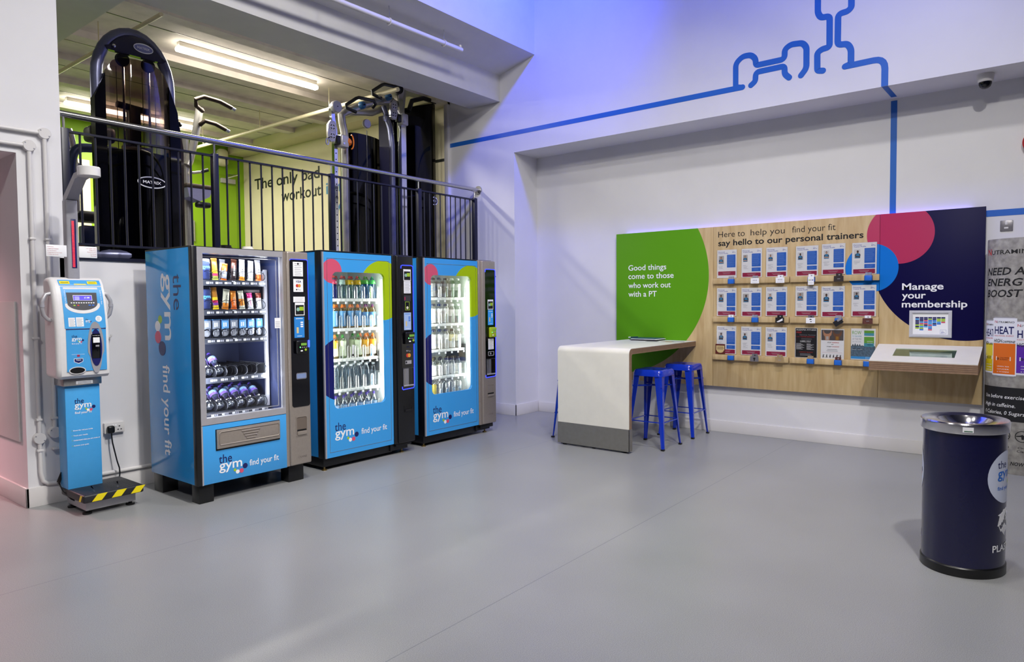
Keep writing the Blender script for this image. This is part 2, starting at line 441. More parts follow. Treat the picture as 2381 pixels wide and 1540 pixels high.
# right wall: pier, deep soffit, recessed wall
mb = MB()
mb.box(XB, XR+.12, 5.31, 6.39, 0, 6.3, W)
mb.box(XB, 7.7, -5.2, 5.31, 3.28, 6.3, W)
mb.box(XR, XR+.12, -5.2, 5.32, 0, 3.30, W)
wall_right = struct(mb, 'wall_right')
def yz(L): return [(-a, b) for a, b in L]
mb = MB(FB(XB)); lw = .055
mb.ribbon(yz([(6.38, 3.518), (2.46, 3.517)]), lw, 0, .0015, LINEBLUE)
mb.ribbon(yz([(2.476, 3.517), (2.527, 3.53), (2.528, 3.76), (2.46, 3.815), (2.378, 3.81), (2.333, 3.764), (2.331, 3.70), (2.06, 3.70), (2.06, 3.79), (2.004, 3.823), (1.90, 3.812), (1.864, 3.766), (1.863, 3.573), (1.910, 3.517)]), lw, 0, .0017, LINEBLUE, .06)
mb.ribbon(yz([(2.376, 3.519), (2.334, 3.549), (2.331, 3.634), (2.059, 3.635), (2.059, 3.561), (2.017, 3.519)]), lw, 0, .0017, LINEBLUE, .05)
mb.ribbon(yz([(1.719, 3.520), (1.767, 3.53), (1.769, 3.69), (1.73, 3.716), (1.664, 3.72), (1.666, 3.997), (1.74, 4.001), (1.768, 4.05), (1.769, 4.25), (1.72, 4.29), (1.54, 4.29), (1.487, 4.25), (1.486, 4.027), (1.515, 4.001), (1.595, 3.995), (1.596, 3.722), (1.515, 3.715), (1.484, 3.66), (1.484, 3.531), (1.532, 3.518)]), lw, 0, .0017, LINEBLUE, .06)
mb.ribbon(yz([(1.532, 3.518), (1.212, 3.522), (1.212, 3.281)]), lw, 0, .0012, LINEBLUE, .09, ends=False)
mb.build('painted_line', wall_right)
mb = MB(); mb.add([(XB, 1.235, 3.2785), (XB, 1.188, 3.2785), (7.19, 1.182, 3.2785), (7.19, 1.229, 3.2785)], [(0, 1, 2, 3)], LINEBLUE)
mb.build('painted_line', wall_right)
mb = MB(FB(XR)); mb.ribbon(yz([(1.216, 3.262), (1.214, 2.20)]), .052, 0, .0015, LINEBLUE, ends=False)
mb.ribbon(yz([(.50, 2.162), (-4, 2.162)]), .055, 0, .0015, LINEBLUE, ends=False); mb.build('painted_line', wall_right)
# skirting
mb = MB(); mb.box(1.637, 6.77, YA-.015, YA, 0, .14, SKIRT, .003); mb.box(1.637, 1.655, YA-.015, 8.8, 0, .14, SKIRT, .003); struct(mb, 'baseboard_back')
mb = MB(); mb.box(XB-.014, XB, 5.296, YA-.015, 0, .14, SKIRT, .003); mb.box(XB-.014, XR-.014, 5.296, 5.31, 0, .14, SKIRT, .003); mb.box(XR-.014, XR, -5.2, 5.296, 0, .125, SKIRT, .003); struct(mb, 'baseboard_right')
# gallery shell
mb = MB(); mb.box(1.82, 6.95, YA+.14, 11.65, 1.62, 1.78, GFLOOR); mb.box(-1.2, 1.82, YA+.44, 11.65, 2.62, 2.66, GFLOOR); mb.box(1.934, XB, YA-.012, YA+.16, 1.765, 1.79, NAVYST); struct(mb, 'floor_gallery')
mb = MB(); mb.box(6.83, 6.95, 6.39, 11.65, 1.6, 4.4, CREAM)
mb.prism([(0, 0), (1, 0), (1, 0)], 0, 0, CREAM) if False else None
wall_gr = struct(mb, 'wall_gallery_right')
mb = MB(FB(6.83))
mb.text('The only bad', -11.18, 3.447, .195, BLACKP, .002, w=1.88, bold=.012, res=4); mb.build('wall_lettering', wall_gr); mb = MB(FB(6.83))
mb.text('workout', -10.37, 3.165, .195, BLACKP, .002, w=1.10, bold=.012, res=4); mb.build('wall_lettering', wall_gr); mb = MB(FB(6.83))
mb.text('is the', -9.14, 3.165, .195, pm('wall_print_blue', '#3f80b0', .5), .002, w=.75, bold=.012, res=4)
mb.text('you', -8.93, 2.885, .195, pm('wall_print_blue', '#3f80b0', .5), .002, w=.58, bold=.012, res=4); mb.build('wall_lettering', wall_gr); mb = MB(FB(6.83))
mb.box(-7.2, -6.42, 3.34, 3.38, 0, .002, BLACKP)
mb.build('painted_stripe', wall_gr)
mb = MB(); mb.box(-1.2, 6.95, 11.53, 11.65, 1.6, 4.4, GREEN); mb.box(4.02, 4.30, 11.515, 11.53, 1.79, 3.62, CREAM); struct(mb, 'wall_gallery_back')
mb = MB(); mb.box(-1.3, -1.2, 6.0, 11.65, 1.6, 4.4, CREAM); struct(mb, 'wall_gallery_left')
mb = MB(); mb.box(-1.2, 6.95, 6.02, 11.6, 4.20, 4.32, CONC)
for y in (6.55, 7.75, 8.6, 9.5, 10.7): mb.box(-1.2, 6.83, y, y+.16, 4.13, 4.20, CONC)
for y in (7.1, 8.15, 9.05, 10.15): mb.box(-1.2, 6.83, y, y+.012, 4.197, 4.203, BLACK)
mb.box(6.52, 6.83, 6.39, 11.5, 4.06, 4.2, CREAM)
struct(mb, 'ceiling_gallery')
mb = MB(); mb.box(XB-.045, XB+.03, 6.39, 6.46, 1.78, 4.2, SKIRT, .004); struct(mb, 'trim_2')
mb = MB(FA(11.53)); mb.box(5.80, 6.66, 1.79, 3.70, 0, .03, GREEN2); mb.box(5.78, 5.80, 1.79, 3.70, 0, .035, pm('yellow_edge', '#d8c22c', .5)); d1 = struct(mb, 'door_1')
mb = MB(FA(11.53)); mb.box(6.36, 6.62, 3.55, 3.63, .03, .09, SILVER, .006); mb.tube([(6.45, 3.63, .08), (6.62, 3.70, .2), (6.50, 3.70, .06)], .01, STEEL); mb.build('door_closer', d1)
mb = MB(FA(11.53)); mb.tube([(5.87, 2.5, .05), (5.87, 2.85, .05)], .014, STEEL); mb.build('door_handle', d1)

# ------------------------------------------------------------------ gallery: lamps, pipes, railing
FIT = pm('fitting_white', '#e8e4da', .45, noise=.02)
TUBEGLOW = glow('warm_tube_glow', (1.0, .92, .74), 19.0)
for i, (y, lab) in enumerate(((7.32, 'long lit batten lamp on the gallery ceiling, right of the arched gym machine'), (10.4, 'lit batten lamp further back on the gallery ceiling, partly behind the arched machine'))):
    t = thing('batten_lamp', (4.48, y, 4.13), lab, 'ceiling lamp')
    mb = MB(); mb.box(3.62, 5.34, y-.032, y+.032, 4.15, 4.20, FIT, .006); mb.build('housing', t)
    mb = MB(); mb.box(3.60, 5.36, y-.036, y+.036, 4.098, 4.15, TUBEGLOW, .016); mb.build('diffuser', t)
    L = lamp('batten_light', (4.48, y, 4.05), (4.48, y, 0), 1.7, .12, (135, 125)[i], (1.0, .95, .83)); L.parent = None
# the gallery runs on to the left with more of the same lamps
lamp('batten_light_far', (1.2, 9.2, 4.05), (1.2, 9.2, 0), 1.7, .12, 60, (1.0, .95, .83))
PIPE = pm('cream_pipe_paint', '#d9cfae', .45, noise=.03)
for x, y0, y1, z, lab in ((5.60, 6.1, 11.5, 3.93, 'cream pipe running back under the gallery ceiling towards the green wall'), (2.88, 6.1, 11.5, 3.93, 'thin pale pipe under the gallery ceiling left of the arched machine')):
    mb = MB(); mb.tube([(x, y0, z), (x, y1, z)], .026 if x > 4 else .018, PIPE, 10)
    for y in (7.4, 9.0, 10.6): mb.tube([(x, y, z), (x, y, 4.2)], .006, PIPE, 6)
    tag(mb.build('ceiling_pipe', loc=(x, y0, z)), lab, 'pipe')
mb = MB(FA(11.53)); mb.box(6.29, 6.48, 3.83, 4.13, 0, .16, pm('cream_plastic', '#d9d3b4', .5, noise=.02), .07, 4)
tag(mb.build('wall_speaker', loc=(6.39, 11.53, 3.83)), 'rounded cream box speaker high on the green gallery wall', 'speaker')

RY = 5.895
rail = thing('balustrade', (4.4, RY, 1.79), 'navy steel balustrade with round steel handrail along the gallery edge', 'railing')
mb = MB(); mb.tube([(1.98, RY, 2.872), (6.775, RY, 2.876)], .024, STEEL, 14); rail_h = mb.build('handrail', rail)
mb = MB(); mb.lathe([(.055, 0), (.055, .012), (.03, .014)], (6.77, RY, 2.876), STEEL, 'u', 20); mb.build('wall_flange', rail_h)
posts = (2.03, 3.213, 4.47, 5.71, 6.70)
for x in posts:
    mb = MB(); mb.box(x-.026, x+.026, RY-.026, RY+.026, 1.78, 2.765, NAVYST, .003); p = mb.build('post', rail)
    mb = MB(); mb.tube([(x, RY, 2.765), (x, RY, 2.855)], .009, STEEL, 8); mb.lathe([(.02, 2.765), (.02, 2.775)], (x, 0, RY), STEEL) if False else None; mb.box(x-.05, x+.05, RY-.012, RY+.012, 2.85, 2.856, STEEL); mb.build('saddle', p)
for a, b in zip(posts[:-1], posts[1:]):
    mb = MB(); mb.box(a+.026, b-.026, RY-.02, RY+.02, 2.736, 2.752, NAVYST); mb.build('top_rail', rail)
    mb = MB(); mb.box(a+.026, b-.026, RY-.02, RY+.02, 1.892, 1.908, NAVYST); mb.build('bottom_rail', rail)
    n = 11
    for i in range(1, n):
        x = a+(b-a)*i/n
        mb = MB(); mb.tube([(x, RY, 1.905), (x, RY, 2.74)], .0085, NAVYST, 8); mb.build('baluster', rail)
# sprinkler pipe hung under the sloping soffit
t = thing('sprinkler_pipe', (4.5, 5.2, 4.2), 'white pipe hung below the sloping soffit over the gallery opening', 'pipe')
mb = MB(); mb.tube([(-1, 5.2, 4.13), (5.72, 5.2, 4.208)], .026, SKIRT, 10); mb.tube([(5.70, 5.2, 4.21), (5.70, 5.2, 4.255)], .016, SKIRT, 8); mb.build('pipe', t)
for x in (3.9, 4.67, 5.44):
    mb = MB(); z = 4.15+(x-1)*.0115; mb.tube([(x, 5.2, z), (x, 5.2, 4.345)], .004, STEEL, 6); mb.tube([(x, 5.2+.033*math.cos(a), z+.033*math.sin(a)) for a in [i*PI/6 for i in range(12)]], .006, SKIRT, 6, closed=True); mb.build('hanger', t)

# ------------------------------------------------------------------ gallery: gym machines
GUN = pm('gunmetal_paint', '#6c6f8c', .3, metal=.5, noise=.05, nscale=30)
SILT = pm('silver_tube_paint', '#a9a6a2', .28, metal=.6, noise=.04, nscale=30)
PAD = pm('black_padding', '#17171b', .5, noise=.1, nscale=20)
PLATE = pm('purple_black_cowl', '#1c1a3a', .18, noise=.04, nscale=10, coat=.3)
STACK = pm('navy_weight_stack', '#141a3c', .4, noise=.1, nscale=20)
ORANGE = pm('orange_knob', '#e07a1a', .4, noise=.03)
BROWNG = pm('dark_brown_grip', '#3a2c22', .6, noise=.08, nscale=60)
def oval_badge(mb, u, v, w, h, n, field, word=True):
    mb.plate([(u+w*math.cos(a), v+h*math.sin(a)) for a in [2*PI*i/40 for i in range(40)]], [(u+w*.93*math.cos(a), v+h*.80*math.sin(a)) for a in [2*PI*i/40 for i in range(40)]], n, n+.002, WHITEP)
    mb.disc(u, v, w*.93, n, n+.001, field, 40, rv=h*.80)
    if word: mb.text('MATRIX', u, v-h*.22, h*.5, WHITEP, n+.002, w=w*1.25, bold=.012, align='C')
GY = 6.5
t = thing('weight_tower', (2.81, GY, 1.78), 'tall arched gym machine with smoked shield behind the balustrade', 'gym machine')
mb = MB(FA(GY))
AR = [(2.50, 1.79, 0), (2.50, 3.28, 0)]+[(2.81+.31*math.cos(math.radians(a)), 3.40+.435*math.sin(math.radians(a)), 0) for a in range(180, -1, -12)]+[(3.12, 3.28, 0), (3.12, 1.79, 0)]
mb.tube(AR, .048, GUN, 14); mb.build('arch_frame', t)
mb = MB(FA(GY+.01))
top = [(2.815+.285*math.cos(math.radians(a)), 3.43+.372*math.sin(math.radians(a))) for a in range(42, 143, 6)]
mb.prism([(2.555, 3.66), (2.575, 3.632), (3.05, 3.632), (3.078, 3.655)]+top, .03, .065, PLATE)
cw = mb.build('crown_cowl', t)
mb = MB(FA(GY-.0555)); oval_badge(mb, 2.875, 3.715, .085, .042, .001, pm('badge_silver', '#8f92c8', .25, metal=.4)); mb.build('badge', cw)
mb = MB(FA(GY-.055)); mb.lathe([(.016, 0), (.016, .012), (.008, .014)], (2.625, 3.67, 0), CHROME, 'n', 6); mb.lathe([(.006, 0), (.006, .006)], (2.93, 3.765, 0), BLACK, 'n', 8); mb.lathe([(.006, 0), (.006, .006)], (3.045, 3.655, 0), BLACK, 'n', 8); mb.build('bolt', cw)
for x in (2.73, 2.95):
    mb = MB(FA(GY+.03)); mb.lathe([(.055, -.02), (.06, -.01), (.045, 0), (.06, .01), (.055, .02)], (x, 3.60, 0), BLACK, 'n', 20); mb.build('pulley', t)
    mb = MB(FA(GY+.06)); mb.tube([(x+.015, 1.9, 0), (x+.015, 3.62, 0)], .011, CHROME, 8); mb.build('guide_rod', t)
    mb = MB(FA(GY+.03)); mb.tube([(x-.055, 1.9, 0), (x-.055, 3.53, 0)], .0035, BLACK, 5); mb.tube([(x+.055, 2.2, 0), (x+.055, 3.53, 0)], .0035, BLACK, 5); mb.build('cable', t)
mb = MB(FA(GY+.06))
for i in range(14): mb.box(2.69, 3.0, 1.92+i*.058, 1.972+i*.058, -.06, .06, STACK, .006)
mb.box(2.72, 2.97, 2.74, 2.86, -.04, .04, BLACK, .02); mb.build('weight_stack', t)
mb = MB(FA(GY+.10)); mb.tube([(2.70, 3.22, 0), (2.98, 3.20, 0)], .03, BLACK, 10); mb.box(2.79, 2.89, 2.86, 3.22, -.04, .04, BLACK, .01); mb.build('selector_head', t)
# smoked front shield, bowed toward the hall
def shield(xs, zb, ztop, bow, y, m, thick=.006):
    mb = MB(); N = len(xs); K = 8; V = []; cx = (xs[0]+xs[-1])/2; hw = (xs[-1]-xs[0])/2
    for d in (0, thick):
        for i, x in enumerate(xs):
            yy = y-bow*(1-((x-cx)/hw)**2)+d
            for k in range(K+1): V.append((x, yy, zb+(ztop[i]-zb)*k/K))
    F = []; M_ = K+1
    for i in range(N-1):
        for k in range(K):
            a = i*M_+k; F += [(a, a+M_, a+M_+1, a+1), (N*M_+a, N*M_+a+1, N*M_+a+M_+1, N*M_+a+M_)]
    for k in range(K): F += [(k, k+1, N*M_+k+1, N*M_+k), ((N-1)*M_+k, N*M_+(N-1)*M_+k, N*M_+(N-1)*M_+k+1, (N-1)*M_+k+1)]
    for i in range(N-1): F += [(i*M_+K, (i+1)*M_+K, N*M_+(i+1)*M_+K, N*M_+i*M_+K)]
    mb.add(V, F, m); return mb
xs = [2.535+i*.055 for i in range(11)]
zt = [3.43, 3.53, 3.56, 3.565, 3.565, 3.565, 3.56, 3.555, 3.54, 3.50, 3.42]
shield(xs, 2.78, zt, .10, GY-.07, SMOKE).build('smoked_shield', t)
shield(xs, 1.82, [2.78]*11, .10, GY-.07, SMOKED).build('lower_shield', t)
mb = MB(FA(GY-.07)); oval_badge(mb, 2.86, 2.513, .125, .052, .112, BLACKG); mb.build('badge', t)
for sx, x0, x1, zz in ((-1, 2.452, 2.54, 3.20), (1, 3.08, 3.175, 3.28)):
    mb = MB(FA(GY-.04)); P = [(x0, 1.82), (x1, 1.82), (x1, zz+.22 if sx < 0 else zz+.08), (x0, zz if sx < 0 else zz-.2)]
    if sx > 0: P = [(x0, 1.82), (x1, 1.82), (x1, 2.95), (x1-.02, 3.2), (x0, 3.42)]
    mb.prism(P, -.05, .04, BLACKG); mb.build('side_cowl', t)
mb = MB(FA(GY-.0)); mb.prism([(3.17, 1.82), (3.24, 1.82), (3.25, 2.9), (3.22, 3.1), (3.17, 3.25)], -.14, -.02, pm('bronze_gloss', '#2a2018', .12, noise=.05)); mb.lathe([(.022, 0), (.025, .02), (.0, .045)], (3.21, 3.12, -.02), BLACK, 'n', 12); mb.build('rear_cowl', t)
mb = MB(FA(GY)); mb.tube([(2.42, 1.86, .02), (2.60, 1.86, .10), (3.05, 1.86, .10), (3.2, 1.86, .02)], .05, GUN, 12); mb.tube([(3.2, 1.85, .0), (3.15, 1.85, -.9)], .05, GUN, 12); mb.build('base_tube', t)

# machine at the far left behind the pier
t = thing('chest_machine', (2.5, 7.5, 1.78), 'grey tubed gym machine half hidden at the left end of the balustrade', 'gym machine')
def smooth(P, n=5):
    Q = [Vector(P[0])]
    for a, b, d in zip(P[:-2], P[1:-1], P[2:]):
        a, b, d = Vector(a), Vector(b), Vector(d); p = a.lerp(b, .5) if a != Vector(P[0]) else a.lerp(b, .5); q = b.lerp(d, .5)
        Q += [p*(1-t)**2+b*2*t*(1-t)+q*t*t for t in [k/n for k in range(n+1)]]
    return [tuple(v) for v in Q+[Vector(P[-1])]]
mb = MB(FA(7.25)); mb.tube(smooth([(2.47, 1.85, -.1), (2.47, 2.45, -.1), (2.56, 2.80, -.1), (2.55, 3.0, -.1), (2.46, 3.08, -.1), (2.36, 3.08, -.1)]), .045, SILT, 12); mb.build('frame', t)
mb = MB(FA(7.25)); mb.tube(smooth([(2.63, 2.30, -.12), (2.63, 2.60, -.12), (2.61, 3.0, -.12), (2.58, 3.10, -.12)]), .028, SILT, 12); mb.build('upright_tube', t)
mb = MB(FA(7.25)); mb.tube(smooth([(2.54, 1.85, 0), (2.54, 2.60, 0), (2.56, 2.90, 0), (2.72, 2.93, 0), (2.95, 2.93, 0)]), .042, pm('blue_black_tube', '#3a4468', .3, metal=.4, noise=.04), 14); mb.build('press_arm', t)
mb = MB(FA(7.4)); mb.box(2.74, 2.98, 3.02, 3.17, -.1, .1, PAD, .04, 3); mb.build('top_cowl', t)
mb = MB(FA(7.35)); mb.box(2.60, 2.95, 2.24, 2.33, -.2, .1, PAD, .035, 3); mb.build('seat_pad', t)
mb = MB(FA(7.4)); mb.box(2.66, 2.86, 1.79, 2.20, -.06, .06, pm('blue_black_tube', '#3a4468'), .02); mb.build('seat_post', t)
mb = MB(FA(7.35)); mb.tube([(2.45, 2.86, -.05), (2.90, 2.66, -.05)], .032, GUN, 10); mb.build('cross_tube', t)
mb = MB(FA(7.3)); mb.tube([(2.52, 2.02, 0), (2.58, 2.0, .03), (2.64, 1.99, .03)], .016, pm('rust_handle', '#8a3a1c', .5, noise=.05), 8); mb.build('handle', t)
# dip and pull-up station
t = thing('chin_up_station', (3.82, 7.6, 1.78), 'silver column with curved dark brown pull-up handles behind the balustrade', 'gym machine')
mb = MB(FA(7.6)); mb.tube([(3.83, 1.79, 0), (3.81, 2.9, 0), (3.80, 3.30, 0)], .045, SILT, 12); mb.build('column', t)
mb = MB(FA(7.55)); mb.tube([(3.80, 2.96, 0), (3.83, 3.02, 0), (3.90, 3.30, 0), (3.96, 3.62, 0)], .042, SILT, 12); h0 = mb.build('handle_post', t)
mb = MB(FA(7.5)); mb.tube([(3.95, 3.57, .03), (3.85, 3.60, .08), (3.83, 3.66, .12), (3.90, 3.69, .16), (4.08, 3.68, .16), (4.22, 3.64, .16)], .024, BROWNG, 10); mb.tube([(4.22, 3.64, .16), (4.26, 3.625, .16)], .021, CHROME, 10); mb.build('grip', t)
mb = MB(FA(7.5)); mb.tube([(3.93, 3.42, 0), (3.96, 3.46, .06), (4.08, 3.45, .06), (4.20, 3.41, .06)], .024, BROWNG, 10); mb.tube([(4.20, 3.41, .06), (4.24, 3.395, .06)], .021, CHROME, 10); mb.build('grip', t)
mb = MB(FA(7.5)); mb.box(3.70, 4.02, 2.70, 2.745, -.2, .12, BROWNG, .015); mb.prism([(3.72, 2.70), (4.0, 2.70), (3.97, 2.62), (3.86, 2.56), (3.74, 2.60)], -.15, .10, pm('lilac_grey_plastic', '#9d9cc0', .4, noise=.03)); mb.build('knee_pad', t)
mb = MB(FA(7.5)); mb.tube([(3.83, 2.88, 0), (3.92, 2.90, .02)], .016, SILT, 8); mb.tube([(3.92, 2.90, .02), (3.99, 2.93, .04)], .02, BLACK, 8); mb.build('side_handle', t); mb = MB(FA(7.5)); mb.box(3.84, 3.99, 2.50, 2.56, 0, .1, BLACK, .02); mb.build('knee_catch', t)
mb = MB(FA(7.6)); mb.box(3.55, 4.2, 1.78, 1.83, -.4, .3, GUN, .02); mb.build('base', t)

# cable crossover
t = thing('cable_machine', (5.5, GY, 1.78), 'silver cable crossover with twin pulleys and a smoked weight cover, right of the wall lettering', 'gym machine')
mb = MB(FA(GY)); mb.tube([(4.985, 1.79, 0), (4.985, 3.40, 0), (4.96, 3.52, 0), (4.95, 3.64, 0)], .032, CHROME, 4)
for i in range(20): mb.disc(4.985, 1.95+i*.07, .007, .024, .0255, BLACK, 10)
mb.build('drilled_upright', t)
mb = MB(FA(GY+.08)); mb.tube([(5.19, 1.79, 0), (5.19, 3.42, 0), (5.165, 3.52, 0), (5.15, 3.62, 0), (5.20, 3.66, 0), (5.32, 3.72, 0), (5.50, 3.82, 0), (5.70, 3.90, 0), (5.96, 3.95, 0)], .045, SILT, 14); bar = mb.build('main_frame', t)
mb = MB(FA(GY+.2)); mb.tube([(5.10, 3.70, 0), (5.36, 3.72, 0), (5.7, 3.78, 0), (6.1, 3.98, 0)], .042, SILT, 12); mb.build('rear_crossbar', t)
for i, (gx, gz) in enumerate(((5.12, 3.655), (5.51, 3.90))):
    mb = MB(FA(GY)); P = [(gx+.14, gz+.0, .05), (gx, gz+.02, .05), (gx-.01, gz+.05, .06), (gx+.07, gz+.125, .14), (gx+.10, gz+.14, .15), (gx+.32, gz+.155, .15), (gx+.39, gz+.14, .10), (gx+.40, gz+.11, .04)]
    mb.tube(P, .02, BLACK, 10); g = mb.build('pull_up_grip', t)
    mb = MB(FA(GY)); mb.lathe([(.001, .05), (.03, .052), (.042, .035), (.045, 0)], (gx+.235+.02*i, gz+.10-.055*i, .03), pm('blue_hub', '#2c5f8f', .35, noise=.03), 'n', 18); mb.lathe([(.009, 0), (.007, .02)], (gx+.235+.02*i, gz+.10-.055*i, .08), BLACK, 'n', 10); mb.build('hub', g)
def carriage(px, pz, flip, knob):
    mb = MB(FA(GY-.06)); s_ = 1 if flip else 1
    mb.prism([(px-.055, pz+.10), (px-.02, pz+.15), (px+.03, pz+.145), (px+.055, pz+.10), (px+.05, pz), (px+.03, pz-.08), (px-.02, pz-.09), (px-.06, pz-.06), (px-.065, pz)], -.01, .02, SILT)
    c = mb.build('pulley_carriage', t)
    for dz in (.075, -.025):
        mb = MB(FA(GY-.06)); mb.lathe([(.042, .02), (.042, .024), (.034, .025)], (px-.004, pz+dz, 0), SILVER, 'n', 18)
        for k in range(4):
            a0 = k*90+20; mb.add([(px-.004+r*math.cos(math.radians(a)), pz+dz+r*math.sin(math.radians(a)), .0256) for r in (.018, .031) for a in (a0, a0+18, a0+36, a0+54)], [(0, 4, 5, 1), (1, 5, 6, 2), (2, 6, 7, 3)], BLACK)
        mb.lathe([(.008, .025), (.006, .032)], (px-.004, pz+dz, 0), CHROME, 'n', 8); mb.build('pulley', c)
    mb = MB(FA(GY-.06)); mb.box(px+.05, px+.11, pz-.10, pz-.005, -.03, .03, BLACK, .008); mb.box(px+.10, px+.21, pz-.13, pz+.015, -.05, .05, SILVER, .02, 3)
    mb.lathe([(.012, 0), (.012, .01)], (px+.13, pz-.09, .05), CHROME, 'n', 8); mb.build('sleeve', c)
    if knob:
        mb = MB(FA(GY-.06)); mb.lathe([(.035, 0), (.045, .02), (.02, .05)], (px+.215, pz-.055, .01), ORANGE, 'n', 14); mb.tube([(px+.235+.035*math.cos(a), pz-.055+.08*math.sin(a), .05) for a in [-PI/2+i*PI/10 for i in range(11)]], .008, ORANGE, 6); mb.build('release_knob', c)
    mb = MB(FA(GY-.06)); hx = px-.075 if not flip else px-.16
    mb.tube([(hx+.02*math.cos(a), pz-.10+.035*math.sin(a), .02) for a in [i*PI/6 for i in range(12)]], .006, CHROME, 6, closed=True); mb.tube([(hx, pz-.065, .02), (px-.03, pz-.04, .02)], .006, BLACK, 6); mb.build('snap_hook', c)
carriage(4.90, 3.335, False, True)
carriage(5.83, 3.765, True, False)
mb = MB(FA(GY-.02)); mb.lathe([(.062, -.03), (.066, -.02), (.066, .02), (.062, .03)], (4.975, 3.655, .03), SILVER, 'n', 22); mb.lathe([(.006, .03), (.006, .036)], (4.975, 3.655, .03), BLACK, 'n', 8); mb.build('end_cap', t)
mb = MB(FA(GY-.02)); mb.lathe([(.062, -.02), (.068, -.01), (.05, 0), (.068, .01), (.062, .02)], (5.90, 4.07, .06), BLACK, 'n', 20); mb.tube([(5.87, 4.07, .06), (5.90, 3.86, .06)], .005, BLACK, 5); mb.build('top_pulley', t)
mb = MB(FA(GY+.1)); mb.lathe([(.05, -.02), (.055, -.01), (.04, 0), (.055, .01), (.05, .02)], (5.49, 3.58, .06), SILT, 'n', 18); mb.tube([(5.49, 3.5, .06), (5.49, 2.2, .06)], .005, BLACK, 5); mb.build('hanging_pulley', t)
mb = MB(FA(GY)); mb.tube([(6.015, 1.79, 0), (6.015, 3.70, 0), (5.985, 3.85, 0), (5.975, 3.98, 0), (6.02, 4.12, -.02)], .055, CHROME, 4); mb.tube([(6.09, 1.79, -.05), (6.09, 3.72, -.05), (6.06, 3.85, -.05), (6.10, 4.12, -.05)], .04, SILT, 12); mb.build('right_upright', t)
mb = MB(FA(GY+.25)); mb.tube([(5.90, 1.79, .2), (5.90, 3.40, .2), (5.87, 3.6, .2), (5.86, 3.88, .1)], .035, GUN, 12); mb.build('rear_upright', t)
xs = [5.24+i*.06 for i in range(11)]
shield(xs, 1.85, [3.44, 3.46, 3.475]+[3.48]*6+[3.48, 3.48], .07, GY+.22, SMOKED).build('weight_cover', t)
mb = MB(FA(GY+.42)); mb.box(5.42, 5.74, 1.9, 2.35, -.06, .06, BLACK, .01); mb.box(5.51, 5.60, 2.35, 3.27, -.03, .03, SILT, .03); mb.build('weight_stack', t)
mb = MB(FA(GY+.30)); mb.box(5.76, 6.10, 1.79, 3.50, -.32, -.30, BLACK); mb.build('back_panel', t)
mb = MB(FA(GY+.40)); mb.lathe([(.03, 0), (.03, .03)], (5.56, 2.12, .08), ORANGE, 'n', 14); mb.build('selector_pin', t)
t = thing('weight_cabinet', (6.38, GY, 1.78), 'tall dark smoked weight cabinet beside the cable crossover, against the cream wall', 'gym machine')
xs = [6.115+i*.055 for i in range(11)]
shield(xs, 1.85, [3.90+.018*i for i in range(11)], .09, GY+.05, SMOKED).build('smoked_shield', t)
mb = MB(FA(GY+.3)); mb.prism([(6.12, 1.79), (6.66, 1.79), (6.66, 4.06), (6.12, 3.88)], -.25, -.02, pm('navy_black_cowl', '#0c0c22', .25, noise=.05)); mb.build('cabinet', t)
mb = MB(FA(GY+.2)); mb.tube([(6.25, 1.9, 0), (6.25, 3.8, 0)], .012, CHROME, 8); mb.tube([(6.46, 1.9, 0), (6.46, 3.85, 0)], .012, CHROME, 8); mb.build('guide_rods', t)
mb = MB(FA(GY+.05)); oval_badge(mb, 6.575, 2.775, .06, .055, .055, BLACKG); mb.build('badge', t)
mb = MB(FA(GY+.1)); mb.tube([(6.14, 3.86, .1), (6.2, 4.0, .1), (6.4, 4.08, .1), (6.62, 4.08, .1)], .03, BLACK, 10); mb.build('top_tube', t)

# ------------------------------------------------------------------ conduits, socket
for k, (xv, zt, zb, lab) in enumerate(((1.823, 2.648, .516, 'white conduit running down the wall closest to the weighing station, with two round boxes'), (1.727, 2.546, .486, 'white conduit at the corridor edge, with two round boxes, bending along the skirting'))):
    t = thing('conduit', (xv, YA, 0), lab, 'conduit')
    yy = .022
    mb = MB(FA(YA)); mb.tube([(-1.5, zt-.015, yy), (xv, zt, yy)], .014, SKIRT, 14); mb.tube([(xv, zt, yy), (xv+.002, zb, yy)], .014, SKIRT, 14)
    if k == 0: mb.tube([(xv, zb, yy), (2.1, zb, yy)], .014, SKIRT, 8)
    else: mb.tube([(xv, zb, yy), (xv, .24, yy), (xv+.01, .18, yy), (xv+.04, .155, yy), (xv+.09, .150, yy), (3.5, .150, yy)], .014, SKIRT, 10)
    mb.build('pipe', t)
    for z in (zt, zb):
        mb = MB(FA(YA)); mb.lathe([(.04, 0), (.04, .034), (.037, .038)], (xv, z, 0), SKIRT, 'n', 24); b = mb.build('junction_box', t)
        mb = MB(FA(YA)); [mb.disc(xv+a*.026, z-a*.018, .005, .038, .0392, GREYP, 8) for a in (-1, 1)]; mb.build('screw', b)
    for z in (1.9, 1.2, .62, .40): mb = MB(FA(YA)); mb.box(xv-.019, xv+.019, z-.008, z+.008, 0, .04, SKIRT, .003); mb.build('clip', t)
t = thing('wall_socket', (2.22, YA, .45), 'white double wall socket low on the wall between weighing station and snack machine', 'socket')
mb = MB(FA(YA)); mb.box(2.150, 2.294, .452, .532, 0, .032, SKIRT, .005); mb.build('faceplate', t)
mb = MB(FA(YA))
for x in (2.212, 2.228): mb.box(x-.006, x+.006, .498, .516, .032, .037, WHITEP, .002)
mb.build('switch', t)
mb = MB(FA(YA))
for a, b in ((2.255, .50), (2.245, .475), (2.267, .475)): mb.box(a-.005, a+.005, b-.004, b+.004, .0318, .0326, BLACKP)
mb.build('pin_slots', t)
